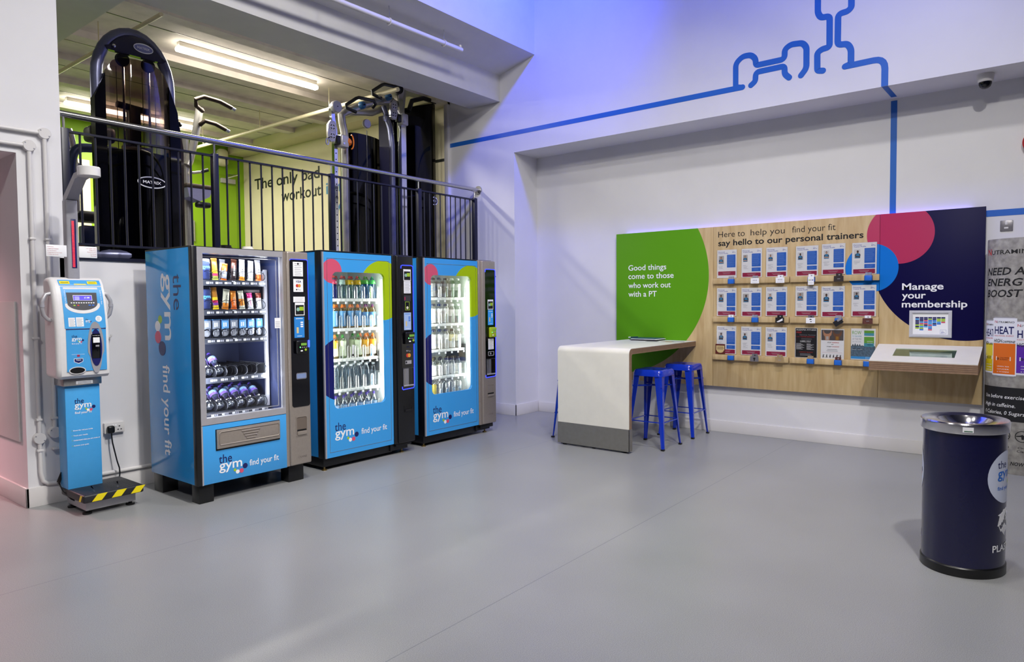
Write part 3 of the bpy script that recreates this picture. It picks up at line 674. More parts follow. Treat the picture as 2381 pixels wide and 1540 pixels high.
t = thing('wall_hook', (2.2, YA, 1.19), 'small white cable hook on the wall right of the weighing station', 'hook')
mb = MB(FA(YA)); mb.tube([(2.20, 1.205, 0), (2.20, 1.19, .02), (2.205, 1.185, .03), (2.215, 1.192, .035), (2.217, 1.205, .035)], .006, SKIRT, 8); mb.build('hook', t)
t = thing('power_plug', (2.186, 5.63, .49), 'black plug in the wall socket with its cable hanging to the platform', 'plug')
mb = MB(FA(YA)); mb.box(2.160, 2.212, .455, .512, .0325, .07, BLACK, .014, 3); mb.build('body', t)
mb = MB(FA(YA)); mb.tube([(2.188, .46, .055), (2.190, .42, .055), (2.192, .38, .06), (2.200, .32, .07), (2.212, .24, .08), (2.224, .19, .085), (2.225, .15, .09), (2.205, .09, .12), (2.15, .08, .16)], .005, BLACK, 8); mb.build('cable', t)

# ------------------------------------------------------------------ weighing station
KW = pm('kiosk_white', '#dedcdc', .32, noise=.02, coat=.2)
KG = pm('kiosk_grey', '#a09fa6', .4, noise=.03)
KB = pm('kiosk_blue', '#459fdd', .38, noise=.02)
YEL = pm('hazard_yellow', '#e8d40e', .45, noise=.02)
t = thing('weighing_station', (1.95, 5.35, 0), 'blue and white coin operated weighing station with height arm and step platform', 'weighing scale')
mb = MB(FA(0)); mb.box(1.83, 2.155, .028, .10, -5.49, -5.155, SILVER, .006); mb.build('base', t)
mb = MB(FA(0)); mb.box(1.795, 2.185, .095, .150, -5.49, -5.09, pm('platform_black', '#1e1f24', .5, noise=.1, nscale=80), .012, 3)
for i in range(26): mb.box(1.81+i*.0143, 1.815+i*.0143, .149, .1515, -5.35, -5.11, pm('platform_rib', '#292a30', .5, noise=.05))
pl = mb.build('platform', t)
mb = MB(FA(0))
def foot(cx, s_):
    P = []
    for i in range(28):
        a = 2*PI*i/28; w = .030+.010*math.cos(a*1)*1; l = .105
        P.append((cx+s_*.006*math.sin(a)+w*math.cos(a+PI/2)*(1.15 if math.sin(a) > 0 else .85), -5.235+l*math.sin(a)*.9))
    return P
FT = pm('footprint_grey', '#3a3b42', .55, noise=.05)
for cx, s_ in ((1.91, 1), (2.07, -1)):
    mb.add([(u, .1522, w) for u, w in [(p[0], p[1]) for p in foot(cx, s_)]], [tuple(range(28))], FT)
mb.build('footprint', pl)
mb = MB(FA(5.0895))
for i in range(3):
    u = 1.845+i*.125; mb.prism([(u, .101), (u+.062, .101), (u+.10, .146), (u+.038, .146)], 0, .001, YEL)
fr = mb; fr.build('hazard_tape', pl)
mb = MB(lambda u, v, n: Vector((1.7945-n, -u, v))); mb.prism([(-5.17, .101), (-5.14, .101), (-5.11, .146), (-5.14, .146)], 0, .001, YEL); mb.build('hazard_tape', pl)
mb = MB(FA(0))
for x, y in ((1.85, 5.19), (2.13, 5.19), (1.85, 5.45), (2.13, 5.45)): mb.lathe([(.03, 0), (.03, .012), (.012, .014), (.012, .03)], (x, 0, -y), BLACK, 'v', 14)
mb.build('foot', t)
mb = MB(); 
for i in range(3): mb.tube([(1.80+.012*math.cos(a)-.004*i, 5.50+.02*math.sin(a), .20+.035*math.cos(a*1+.6)+.01*i) for a in [j*PI/8 for j in range(16)]], .005, BLACK, 6, closed=True)
mb.tube([(1.79, 5.5, .17), (1.785, 5.42, .13), (1.815, 5.36, .08), (1.835, 5.35, .065)], .005, BLACK, 6); mb.lathe([(.011, 0), (.011, .02)], (1.832, 5.35, .066), BLACK, 'u', 8); mb.lathe([(.008, 0), (.008, .014)], (1.832, 5.31, .066), CRIMSON, 'u', 8); mb.build('wiring', t)
mb = MB(FA(0)); mb.box(1.797, 2.018, .148, .90, -5.50, -5.36, KB, .004); col = mb.build('column', t)
mb = MB(FA(5.359))
gym_logo(mb, 1.853, .713, .0325, .001)
mb.text('find your fit', 1.854, .671, .017, WHITEP, .001, w=.107, bold=.012)
for s_, z, w in (('Know the real you inside', .552, .124), ('Track your results', .516, .091), ('Understand what you are made of', .483, .168), ('Achieve your goals', .446, .096)):
    mb.text(s_, 1.840, z, .0085, WHITEP, .001, w=w, bold=.02); mb.disc(1.832, z+.004, .0025, 0, .001, LIMEP, 8)
mb.build('column_lettering', col)
mb = MB(FA(0)); mb.box(1.782, 2.024, .872, .940, -5.51, -5.335, STEEL, .004); b_ = mb.build('steel_collar', t)
mb = MB(FA(5.335)); mb.box(1.86, 1.965, .880, .902, 0, .001, WHITEP)
for i in range(3): mb.box(1.87, 1.955, .883+i*.006, .8855+i*.006, .001, .0014, GREYP)
mb.build('notice', b_)
# console body: outline in (y,z), rounded
mb = MB(lambda u, v, n: Vector((n, u, v)))
prof = [(5.50, .935), (5.31, .925), (5.285, .945), (5.275, 1.0), (5.275, 1.26), (5.29, 1.38), (5.315, 1.50), (5.345, 1.575), (5.38, 1.615), (5.42, 1.625), (5.50, 1.62)]
mb.prism(prof[::-1], 1.728, 2.055, KW)
con = mb.build('console', t)
bv = con.modifiers.new('soft_edges', 'BEVEL'); bv.width = .028; bv.segments = 4; bv.limit_method = 'ANGLE'; bv.angle_limit = math.radians(50)
# curved front: y and lean follow the profile
def ky(z):
    P = [(.925, 5.290), (.96, 5.278), (1.0, 5.275), (1.26, 5.275), (1.38, 5.29), (1.50, 5.315), (1.575, 5.345), (1.615, 5.38), (1.63, 5.41)]
    for (a, ya), (b, yb) in zip(P[:-1], P[1:]):
        if z <= b: return ya+(yb-ya)*(max(z, a)-a)/(b-a)
    return 5.41
FK = lambda u, v, n: Vector((u+.012, ky(v)-n-.0015, v))
def grid_patch(mb, u0, u1, v0, v1, n, m, du=0):
    K = 10; V = []
    for i in range(K+1):
        v = v0+(v1-v0)*i/K; V += [(u0, v, n), (u1, v, n)]
    mb.add(V, [(2*i, 2*i+1, 2*i+3, 2*i+2) for i in range(K)], m)
mb = MB(FK)
grid_patch(mb, 1.775, 2.026, .975, 1.262, .0005, KB); grid_patch(mb, 1.770, 2.028, 1.270, 1.560, .0005, KB)
grid_patch(mb, 1.765, 2.028, 1.566, 1.606, .0005, KB); grid_patch(mb, 1.775, 2.026, 1.262, 1.268, .0007, NAVYP)
mb.build('blue_fascia', con)
mb = MB(FK)
U = [(1.785, 1.555)]+[(1.893+.110*math.cos(math.radians(a)), 1.435+.062*math.sin(math.radians(a))) for a in range(190, 352, 10)]+[(2.00, 1.555)]
mb.prism(U, 0, .002, KW)
mb.prism([(1.798, 1.518)]+[(1.893+.094*math.cos(math.radians(a)), 1.445+.048*math.sin(math.radians(a))) for a in range(190, 352, 10)]+[(1.988, 1.518)], .002, .004, pm('display_grey', '#4b4b50', .3, noise=.03)); dp = mb.build('display_panel', con)
mb = MB(FK); mb.box(1.835, 1.955, 1.462, 1.500, .004, .006, WHITEP, .001); mb.box(1.838, 1.952, 1.465, 1.497, .006, .0065, glow('lcd_violet', '#7f70ff', 1.1)); mb.text('£1.00', 1.905, 1.478, .011, WHITEP, .0072, bold=.02); 
for i in range(3): mb.box(1.845, 1.875, 1.470+i*.008, 1.473+i*.008, .0065, .007, WHITEP)
mb.build('lcd_screen', dp)
mb = MB(FK)
for i in range(10): mb.disc(1.823+i*.0155, 1.447, .0052, .004, .006, WHITEP, 12, rv=.0038)
mb.disc(1.84, 1.430, .007, .004, .006, LIMEP, 12, rv=.0045); mb.disc(1.863, 1.430, .007, .004, .006, pm('red_key', '#c43030', .4), 12, rv=.0045)
for x in (1.935, 1.957): mb.disc(x, 1.430, .008, .004, .006, MIDBLUE, 12, rv=.005)
mb.build('keypad', dp)
mb = MB(FK)
mb.box(1.795, 1.836, 1.284, 1.345, .0005, .0015, WHITEP); mb.box(1.842, 1.888, 1.284, 1.347, .0005, .0015, WHITEP)
for x in (1.800, 1.847):
    for i in range(6): mb.box(x, x+.03+.006*(i % 2), 1.289+i*.009, 1.2915+i*.009, .0015, .002, GREYP)
mb.build('notice', con); mb = MB(FK)
mb.disc(1.985, 1.335, .021, .0005, .0015, WHITEP, 22)
for i in range(4): mb.box(1.972, 1.992, 1.325+i*.007, 1.327+i*.007, .0015, .002, GREYP)
mb.build('round_notice', con); mb = MB(FK)
gym_logo(mb, 1.900, 1.318, .009, .0016); mb.text('find your fit', 1.900, 1.308, .004, WHITEP, .0015)
mb.build('wordmark', con); mb = MB(FK)
gym_logo(mb, 1.808, 1.190, .0185, .0016); mb.text('find your fit', 1.808, 1.163, .0085, WHITEP, .0015, w=.062, bold=.012)
mb.build('wordmark', con); mb = MB(FK)
mb.box(1.805, 1.885, 1.092, 1.0935, .0005, .001, WHITEP); mb.box(1.838, 1.855, 1.076, 1.09, .0005, .0012, CRIMSON)
mb.build('country_badge', con); mb = MB(FK)
mb.prism([(1.818, 1.065), (1.875, 1.065), (1.875, 1.042), (1.847, 1.028), (1.818, 1.042)], .0005, .001, WHITEP); mb.prism([(1.821, 1.062), (1.872, 1.062), (1.872, 1.044), (1.847, 1.032), (1.821, 1.044)], .001, .0014, NAVYP); mb.text('Ticket', 1.8465, 1.050, .009, WHITEP, .002, align='C', bold=.02)
mb.build('ticket_badge', con); mb = MB(FK)
for x in (1.772, 1.945): mb.box(x, x+.062, 1.578, 1.598, .0005, .0012, YEL); mb.box(x+.008, x+.054, 1.586, 1.589, .0012, .0016, BLACKP); mb.build('warning_label', con); mb = MB(FK)
mb.box(1.858, 1.935, 1.571, 1.580, .0005, .0012, YEL)
mb.build('warning_label', con); mb = MB(FK)
mb.text('Track your Body Fat %', 1.787, 1.535, .008, WHITEP, .0012, w=.10, rot=-90); mb.build('edge_lettering', con); mb = MB(FK); mb.text('Build to your Best', 2.012, 1.535, .008, WHITEP, .0012, w=.10, rot=-90)
mb.build('edge_lettering', con)
mb = MB(FK); E = lambda w, h: [(1.958+w*math.cos(2*PI*i/36), 1.135+h*math.sin(2*PI*i/36)) for i in range(36)]
mb.prism([(1.958+.052*math.cos(2*PI*i/36)*(1 if math.sin(2*PI*i/36) > -.3 else .8), 1.135+(.18 if math.sin(2*PI*i/36) > 0 else .178)*math.sin(2*PI*i/36)) for i in range(36)], 0, .004, SILVER)
mb.prism(E(.038, .128), .004, .006, NAVYP); cn = mb.build('card_bezel', con)
mb = MB(FK); mb.box(1.930, 1.985, 1.06, 1.23, .006, .010, BLACKG, .004); mb.box(1.938, 1.980, 1.168, 1.205, .010, .0108, WHITEP); mb.box(1.953, 1.976, 1.140, 1.152, .010, .0112, SILVER); mb.text('Insert Smart Card', 1.958, 1.216, .006, WHITEP, .0112, w=.046, align='C'); mb.build('coin_slot', cn)
mb = MB(FK); mb.disc(1.838, .982, .052, 0, .003, KW, 28, rv=.026); mb.disc(1.838, .982, .046, .003, .0035, BLACK, 28, rv=.021); mb.build('ticket_tray', con)
for sx, x0 in ((-1, 1.730), (1, 2.052)):
    mb = MB(FA(5.36)); mb.tube([(x0, 1.512, 0), (x0+sx*.03, 1.505, .005), (x0+sx*.052, 1.46, .01), (x0+sx*.055, 1.41, .01), (x0+sx*.045, 1.365, .005), (x0+sx*.02, 1.335, 0), (x0, 1.33, 0)], .0135, SILVER, 10)
    mb.tube([(x0+sx*.0535, 1.438, .01), (x0+sx*.0535, 1.418, .01)], .016, KG, 10); mb.build('hand_grip', t)
mb = MB(FA(0)); mb.box(1.848, 1.925, 1.60, 2.165, -5.45, -5.38, KG, .012, 3); pole = mb.build('height_pole', t)
mb = MB(FA(5.379)); mb.box(1.876, 1.907, 1.69, 2.03, 0, .002, NAVYP, .001)
mb.build('led_strip', pole)
mb = MB(FA(5.377))
LED = glow('red_led', (1.0, .05, .06), 2.2)
for i in range(38): mb.box(1.880, 1.895, 1.697+i*.0085, 1.7015+i*.0085, 0, .001, LED)
mb.build('red_leds', pole)
mb = MB(lambda u, v, n: Vector((n, u, v))); mb.prism([(5.45, 2.165), (5.38, 2.165), (5.22, 2.285), (5.10, 2.30), (5.10, 2.33), (5.24, 2.325), (5.43, 2.195)][::-1], 1.855, 1.925, KG); mb.build('height_arm', t)
mb = MB(); mb.lathe([(.06, 2.285), (.068, 2.29), (.068, 2.345), (.064, 2.35)], (1.895, 2.285-2.285, 5.08), KW, 'v', 28) if False else None
mb.fr = FA(0); mb.lathe([(.06, 2.286), (.068, 2.29), (.068, 2.345), (.064, 2.35)], (1.890, 0, -5.08), KW, 'v', 28); mb.build('sensor_head', t)
for x0, x1, s_, al in ((1.722, 1.848, ['Instructions', '1. Stand on Footplate', 'for Test Printout', '2. Insert the Correct Coins', '3. Follow the Screen'], 'L'), (1.925, 2.040, ['Your weight / height', 'Weight Range', 'Body Fat Content', 'Test Results', 'Date Range'], 'R')):
    mb = MB(FA(5.385)); mb.box(x0, x1, 1.765, 1.845, -.004, 0, WHITEP, .002)
    RED = pm('red_print', '#b5304a', .5)
    for i, q in enumerate(s_): mb.text(q, x0+.008 if al == 'L' else x1-.006, 1.829-i*.013, .0058, RED, .001, align=al)
    mb.build('instruction_plate', t)

# ------------------------------------------------------------------ snack vending machine
SIDEB = BLUE
def txt_down(mb, s, u, v, h, m, w, bold=0): mb.text(s, u, v, h, m, .001, w=w, bold=bold, rot=-90, res=4)
t = thing('snack_machine', (2.87, 4.75, 0), 'light blue snack vending machine with spiral trays, nearest of the three machines', 'vending machine')
INT = pm('machine_interior_navy', '#2a3358', .45, metal=.2, noise=.05)
mb = MB(); mb.box(2.403, 2.425, 4.792, 5.46, .14, 1.835, SIDEB, .003); mb.box(2.425, 3.33, 5.44, 5.46, .14, 1.83, BLACK); mb.box(3.32, 3.343, 4.80, 5.46, .14, 1.835, SIDEB, .003)
mb.box(2.403, 3.343, 4.792, 5.46, 1.835, 1.845, BLACK); mb.box(2.41, 3.34, 4.80, 5.45, .14, .16, BLACK); cab = mb.build('cabinet', t)
mb = MB(); mb.box(2.425, 2.435, 4.80, 5.44, .57, 1.83, INT); mb.box(2.425, 3.32, 5.40, 5.44, .57, 1.83, INT); mb.box(3.115, 3.125, 4.80, 5.44, .57, 1.83, INT); mb.box(2.425, 3.12, 4.80, 5.44, .57, .59, INT); mb.box(2.425, 3.12, 4.80, 5.44, 1.80, 1.83, INT); mb.build('liner', t)
mb = MB(); mb.box(2.400, 2.436, 4.742, 4.792, .137, 1.843, BLACK, .006); mb.build('black_corner', t)
mb = MB(FA(4.77)); mb.plate([(2.436, .566), (3.122, .566), (3.122, 1.836), (2.436, 1.836)], [(2.478, .612), (3.114, .612), (3.114, 1.793), (2.478, 1.793)], -.022, .028, SILVER); dr = mb.build('door_frame', t)
mb = MB(FA(4.772)); mb.box(2.476, 3.116, .610, 1.795, 0, .005, CLEAR); mb.build('door_glass', dr)
mb = MB(FA(4.772)); mb.plate([(2.49, .63), (3.085, .63), (3.085, 1.775), (2.49, 1.775)], [(2.496, .636), (3.079, .636), (3.079, 1.769), (2.496, 1.769)], -.006, -.003, SILVER); mb.box(3.055, 3.108, 1.24, 1.32, .006, .007, WHITEP); [mb.box(3.062, 3.10, 1.252+i*.012, 1.255+i*.012, .007, .0074, GREYP) for i in range(4)]; mb.build('pane_trim', dr)
mb = MB(FA(4.775)); mb.box(2.440, 3.128, .137, .563, -.02, .03, BLUEP, .004); mb.box(2.436, 2.447, .137, .563, .02, .032, SILVER); lp = mb.build('lower_panel', t)
mb = MB(FA(4.745)); mb.box(2.541, 3.064, .370, .525, 0, .002, BLACK); mb.box(2.545, 3.060, .383, .521, .002, .016, TAUPE, .004)
mb.tube([(2.57, .41, .016), (3.04, .41, .016), (3.05, .42, .016), (3.05, .495, .016), (3.04, .505, .016), (2.575, .505, .016), (2.565, .495, .016), (2.565, .42, .016)], .005, TAUPE, 8, closed=True)
for i in range(4): w = .075-i*.013; mb.tube([(2.81-w, .487-i*.019, .017), (2.81+w, .487-i*.019, .017)], .0055, TAUPE, 8)
mb.build('delivery_flap', lp)
mb = MB(FA(4.744)); gym_logo(mb, 2.562, .224, .0545, .001); mb.build('wordmark', lp); mb = MB(FA(4.744)); mb.text('find your fit', 2.802, .214, .047, WHITEP, .001, w=.248, bold=.008, res=4); mb.build('slogan', lp)
# logo down the blue side, reading downwards
mb = MB(lambda u, v, n: Vector((2.403-n, -u, v)))
txt_down(mb, 'the', -5.028, 1.652, .125, NAVYP, .262); txt_down(mb, 'gym', -5.172, 1.662, .145, WHITEP, .495, .011); mb.build('side_wordmark', cab); mb = MB(lambda u, v, n: Vector((2.403-n, -u, v))); txt_down(mb, 'find your fit', -5.222, .982, .108, WHITEP, .675, .012)
mb.build('side_slogan', cab); mb = MB(lambda u, v, n: Vector((2.403-n, -u, v)))
for q, (y, z, r, c) in enumerate(((5.245, 1.320, .030, LIMEP), (5.286, 1.269, .040, WHITEP), (5.284, 1.187, .047, PINKP), (5.222, 1.104, .054, NAVYP))): mb.disc(-y, z, r, 0, .0012+.0003*q, c, 28)
mb.build('coloured_dots', cab)
# control column
mb = MB(FA(4.775)); mb.prism([(3.124, .142), (3.344, .142), (3.344, 1.838), (3.124, 1.838)], -.03, .03, TAUPE); mb.box(3.150, 3.343, .142, 1.84, .02, .048, TAUPE, .012, 3); cc = mb.build('control_column', t)
mb = MB(FA(4.727)); mb.prism(rrect(3.170, 3.334, .607, 1.778, .02), 0, .003, BLACKG); mb.build('black_fascia', cc)
mb = MB(FA(4.723)); 
BN = glow('blue_neon', (.04, .06, 1.0), 2.4)
mb.tube([(3.172, 1.772, 0), (3.18, 1.780, 0), (3.325, 1.780, 0), (3.334, 1.772, 0), (3.336, 1.30, 0)], .0025, BN, 6); mb.build('blue_light_strip', cc)
def sticker(mb, u0, u1, v0, v1, lines=6, n=0):
    mb.box(u0, u1, v0, v1, n, n+.0012, WHITEP)
    for i in range(lines):
        v = v0+(v1-v0)*(i+.7)/(lines+.8); mb.box(u0+(u1-u0)*.15, u1-(u1-u0)*(.12+.1*(i % 2)), v, v+(v1-v0)*.03, n+.0012, n+.0016, GREYP)
mb = MB(FA(4.7235)); sticker(mb, 3.199, 3.290, 1.646, 1.760, 7); mb.disc(3.245, 1.745, .008, .0012, .0018, BLACKP, 14); mb.build('notice', cc)
MCR = pm('card_red', '#c8322a', .4); MCO = pm('card_amber', '#e0973a', .4)
mb = MB(FA(4.7235)); mb.box(3.200, 3.289, 1.523, 1.625, 0, .0012, WHITEP); mb.text('VISA', 3.2445, 1.597, .017, NAVYP, .002, w=.052, align='C', bold=.02, shear=.2); mb.disc(3.234, 1.572, .013, .0012, .0018, MCR, 18); mb.disc(3.254, 1.572, .013, .0018, .0022, MCO, 18); mb.text('Pay', 3.238, 1.534, .014, GREYP, .002, w=.03); mb.disc(3.228, 1.541, .006, .0012, .002, BLACKP, 12); mb.build('payment_sticker', cc)
def pay_guide(mb, u0, u1, v0, v1, n=0):
    mb.box(u0, u1, v0, v1, n, n+.0012, WHITEP); a, b = u1-u0, v1-v0
    mb.box(u0+a*.07, u1-a*.07, v0+b*.07, v0+b*.82, n+.0012, n+.0018, BLACKP); mb.box(u0+a*.45, u1-a*.12, v0+b*.38, v0+b*.68, n+.0018, n+.0022, LIMEP); mb.disc(u0+a*.32, v0+b*.48, a*.17, n+.0018, n+.0024, pm('guide_teal', '#8fb9a8', .4), 16)
mb = MB(FA(4.7235)); sticker(mb, 3.197, 3.302, 1.441, 1.485, 3); mb.build('notice', cc); mb = MB(FA(4.7235)); pay_guide(mb, 3.210, 3.297, 1.336, 1.437); mb.build('notice', cc)
SCR = glow('touch_screen_blue', '#3c8fe0', 1.0)
def screen(y, u0, u1, v0, v1, parent, m=SCR, light=False):
    mb = MB(FA(y)); mb.box(u0, u1, v0, v1, 0, .0012, m); a, b = u1-u0, v1-v0
    for i in range(3): mb.box(u0+a*.62, u1-a*.12, v0+b*(.5+.1*i), v0+b*(.565+.1*i), .0012, .0016, WHITEP if not light else MIDBLUE)
    mb.box(u0+a*.22, u0+a*.42, v0+b*.22, v0+b*.5, .0012, .0016, pm('screen_sand', '#d8c48c', .5)); mb.box(u0+a*.15, u1-a*.15, v0+b*.90, v0+b*.93, .0012, .0016, WHITEP if not light else MIDBLUE); mb.box(u0+a*.25, u1-a*.25, v0+b*.07, v0+b*.09, .0012, .0016, WHITEP)
    return mb.build('touch_screen', parent)
screen(4.7235, 3.201, 3.293, 1.159, 1.325, cc)
def reader(y, u0, u1, v0, v1, parent, body=BLACK):
    mb = MB(FA(y)); mb.box(u0, u1, v0, v1, 0, .03, body, .01, 3); r = mb.build('card_reader', parent); a, b = u1-u0, v1-v0
    mb = MB(FA(y)); mb.box(u0+a*.35, u1-a*.12, v0+b*.62, v0+b*.80, .03, .031, pm('lcd_green', '#6fa03c', .4, emit='#6fa03c', es=.25)); [mb.disc(u0+a*(.3+.18*i), v0+b*.48, a*.05, .03, .032, GREYP, 10) for i in range(4)]; mb.disc(u0+a*.78, v0+b*.30, a*.10, .03, .032, LIMEP, 14); mb.box(u0+a*.3, u0+a*.5, v0+b*.18, v0+b*.28, .03, .0315, WHITEP); mb.disc(u0+a*.25, v0+b*.5, a*.05, .032, .033, glow('green_led', (.1, 1, .2), 3), 8); mb.build('keypad', r)
    return r
r = reader(4.7235, 3.205, 3.302, 1.031, 1.138, cc)
BL = glow('blue_lamp', (.07, .12, 1.0), 2.6)
mb = MB(FA(4.7235)); mb.box(3.318, 3.334, 1.078, 1.138, .003, .016, BL, .006); mb.build('blue_indicator', cc)
mb = MB(FA(4.7235)); mb.prism(rrect(3.206, 3.304, .828, .879, .012), 0, .004, CHROME); mb.prism(rrect(3.213, 3.297, .835, .872, .009), .004, .005, pm('slot_blue_grey', '#7d8fb8', .3, noise=.05)); mb.build('coin_slot', cc)
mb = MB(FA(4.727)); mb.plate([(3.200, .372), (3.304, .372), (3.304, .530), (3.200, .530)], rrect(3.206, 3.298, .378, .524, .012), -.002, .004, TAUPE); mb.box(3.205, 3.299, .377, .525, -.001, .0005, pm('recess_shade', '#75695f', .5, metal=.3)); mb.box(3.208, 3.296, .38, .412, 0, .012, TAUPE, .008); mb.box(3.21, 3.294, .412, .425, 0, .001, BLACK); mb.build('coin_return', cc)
mb = MB(FA(4.727)); mb.text('CRANE', 3.255, .195, .018, pm('embossed', '#8d837b', .3, metal=.5), .001, w=.085, align='C'); mb.build('maker_mark', cc)
for i, (x0, x1, y0, y1) in enumerate(((2.425, 2.535, 4.775, 4.88), (3.165, 3.305, 4.79, 4.90), (2.412, 2.53, 5.30, 5.44), (3.2, 3.31, 5.3, 5.44))):
    mb = MB(); mb.box(x0, x1, y0, y1, 0, .142, BLACK, .004); mb.build('leg', t)
mb = MB(); mb.lathe([(.03, 0), (.03, .012), (.018, .02)], (0, 0, 0), FIT) if False else None
for x, zt in ((2.78, 1.845), (2.60, 1.845)):
    mb = MB(FA(0)); mb.lathe([(.05, zt), (.05, zt+.015), (.04, zt+.022), (.04, zt+.035)], (x+.2, 0, -5.0), FIT if x > 2.7 else BLACK, 'v', 20); mb.build('top_cap', t)
# trays, lips, spirals
TR = (1.612, 1.392, 1.180, .887, .627)
def coil_mb(x, y0, z, r, turns, length):
    mb = MB(); mb.tube([(x+r*math.cos(a), y0+length*a/(2*PI*turns), z+r*math.sin(a)) for a in [-PI/2+2*PI*turns*i/(turns*16) for i in range(turns*16+1)]], .0022, pm('spiral_wire', '#26262c', .3, metal=.8), 5)
    return mb
for k, z in enumerate(TR):
    mb = MB(); mb.box(2.535, 3.066, 4.915, 5.39, z-.02, z-.008, pm('tray_steel', '#4a4e5c', .35, metal=.7, noise=.05)); tr = mb.build('tray', t)
    mb = MB(FA(4.915)); mb.box(2.535, 3.068, z-.045, z-.002, 0, .012, pm('tray_lip', '#33353d', .25, noise=.05))
    n = 7 if k < 3 else 6
    for i in range(n):
        x = 3.04-(.0713 if n == 7 else .0832)*i
        mb.box(x-.026, x-.004, z-.031, z-.016, .012, .0132, WHITEP); mb.text('%d' % ((k+1)*100+2+(n-1-i)), x-.015, z-.0275, .008, BLACKP, .0142, align='C'); mb.box(x+.002, x+.012, z-.031, z-.016, .012, .013, GREYP); mb.box(x+.016, x+.026, z-.031, z-.016, .012, .013, GREYP)
    mb.text('Please', 2.80, z-.014, .008, WHITEP, .0142, align='C')
    mb.build('price_strip', tr)
    r = .033 if n == 7 else .037
    for i in range(n):
        x = 3.04-(.0713 if n == 7 else .0832)*i - (0 if n == 7 else .006)
        if i == 0: first = coil_mb(x, 4.918, z+r+.002, r, 5, .36).build('spiral', t)
        else:
            c = first.copy(); COL.objects.link(c); c.parent = t; c.location = (-(.0713 if n == 7 else .0832)*i, 0, 0)
    if k in (3, 4):
        for i in range(n):
            x = 3.034-.0832*i-.0416
            mb = MB(); mb.box(x-.001, x+.001, 4.93, 5.38, z, z+.075, pm('divider_black', '#15161c', .4)); mb.build('divider', tr)
    mb = MB(); mb.prism([(4.92, z-.03), (5.3, z-.03), (5.3, z+.05), (4.97, z+.075), (4.94, z+.06)], 3.064, 3.068, SILVER) if False else mb.box(3.066, 3.070, 4.925, 5.3, z-.045, z+.075, pm('tray_side', '#8f939c', .35, metal=.6)); mb.build('tray_side', tr)
mb = MB(); mb.box(3.074, 3.100, 4.93, 4.95, .62, 1.70, SILVER); mb.build('rack_rail', t)
mb = MB(FA(4.80)); mb.box(2.45, 3.10, 1.797, 1.815, -.03, .0, glow('cold_led', (.85, .92, 1.0), 7.0)); mb.build('interior_lighting', t)
mb = MB(FA(4.83)); mb.box(2.462, 2.472, .62, 1.77, -.02, .0, glow('cold_fill_glow', (.85, .92, 1.0), 7.0)); mb.build('interior_lighting', t)  # added glow strip hidden behind the door frame, brightens the goods
lamp('snack_machine_low_fill', (3.10, 4.84, .84), (2.7, 5.05, .75), .04, .42, 4.0, (.88, .93, 1.0))  # added fill for the low trays, from the right
lamp('snack_machine_low_fill', (2.485, 4.84, .86), (2.9, 5.05, .78), .04, .45, 11.0, (.88, .93, 1.0))  # added fill lifting the dark water bottles, from the left
L = lamp('snack_machine_light', (2.76, 4.82, 1.792), (2.8, 5.05, .9), .5, .05, 5.0, (.88, .93, 1.0))
lamp('snack_machine_side_fill', (2.485, 4.84, 1.2), (2.9, 5.1, 1.15), .04, 1.1, 4.0, (.88, .93, 1.0))  # added fill along the left of the trays
lamp('snack_machine_side_fill', (3.10, 4.84, 1.2), (2.7, 5.1, 1.15), .04, 1.1, 2.5, (.88, .93, 1.0))  # weaker added fill along the right of the trays

# ------------------------------------------------------------------ goods in the snack machine
def foil(name, c, rough=.28): return pm('foil_'+name, c, rough, metal=.25, noise=.08, nscale=50)
def bar_mesh(parent, bands, h=.155, w=.024, d=.011):
    """flow-wrapped bar standing up: crimped ends, pillow body, colour bands from the bottom"""
    lv = [(0, 1, .12), (.06, 1, .14), (.10, .94, .7), (.18, .92, 1), (.30, .92, 1), (.42, .92, 1), (.55, .92, 1), (.68, .92, 1), (.82, .92, .95), (.90, .94, .7), (.94, 1, .14), (1, 1, .1)]
    mb = MB(); seg = 12
    for i in range(len(lv)-1):
        zc = (lv[i][0]+lv[i+1][0])/2; m = [b[1] for b in bands if b[0] <= zc][-1]
        V = []
        for f, a, b in lv[i:i+2]:
            for k in range(seg):
                t = 2*PI*k/seg; cx, sx = math.cos(t), math.sin(t)
                V.append((w*a*math.copysign(abs(cx)**.6, cx), d*b*math.copysign(abs(sx)**.9, sx), f*h))
        mb.add(V, [(k, (k+1) % seg, seg+(k+1) % seg, seg+k) for k in range(seg)], m)
    w_ = mb.build('wrapper', parent, loc=(0, 0, 0))
    return w_
def snack(x, z, y, label, bands, word=None, wcol=BLACKP, lean=0.0, h=.155, w=.024):
    t = thing('snack_bar', (x, y, z), label, 'snack bar', 'goods in the snack machine')
    bar_mesh(t, bands, h, w)
    if word:
        mb = MB(lambda u, v, n: Vector((u, -.0115-n, v))); mb.text(word, .006, h*.25, .012, wcol, .001, w=h*.45) if False else None
        vs, fs = text_mesh(word, .008, 2); L_ = max(p[0] for p in vs); s_ = h*.5/L_
        mb.add([(-p[1]*.017+.006, h*.2+p[0]*s_, .0005) for p in vs], fs, wcol); mb.build('lettering', t, loc=(0, 0, 0))
    t.rotation_euler = (math.radians(-6), math.radians(lean), 0)
    return t
FB_ = {k: foil(k, c) for k, c in dict(gold='#b5792c', yellow='#e6c62a', rose='#c8325a', olive='#9aa04a', orange='#e2691c', grey='#8d8f98', dark='#2c2020', choc='#5a2c1c', white='#eceaf0', cream='#d9d8c0', amber='#d98324', magenta='#d2307c', brown='#7a3426', violet='#7a3a8a', silver='#c2c4cc').items()}
X7 = lambda k: 3.04-.0713*k
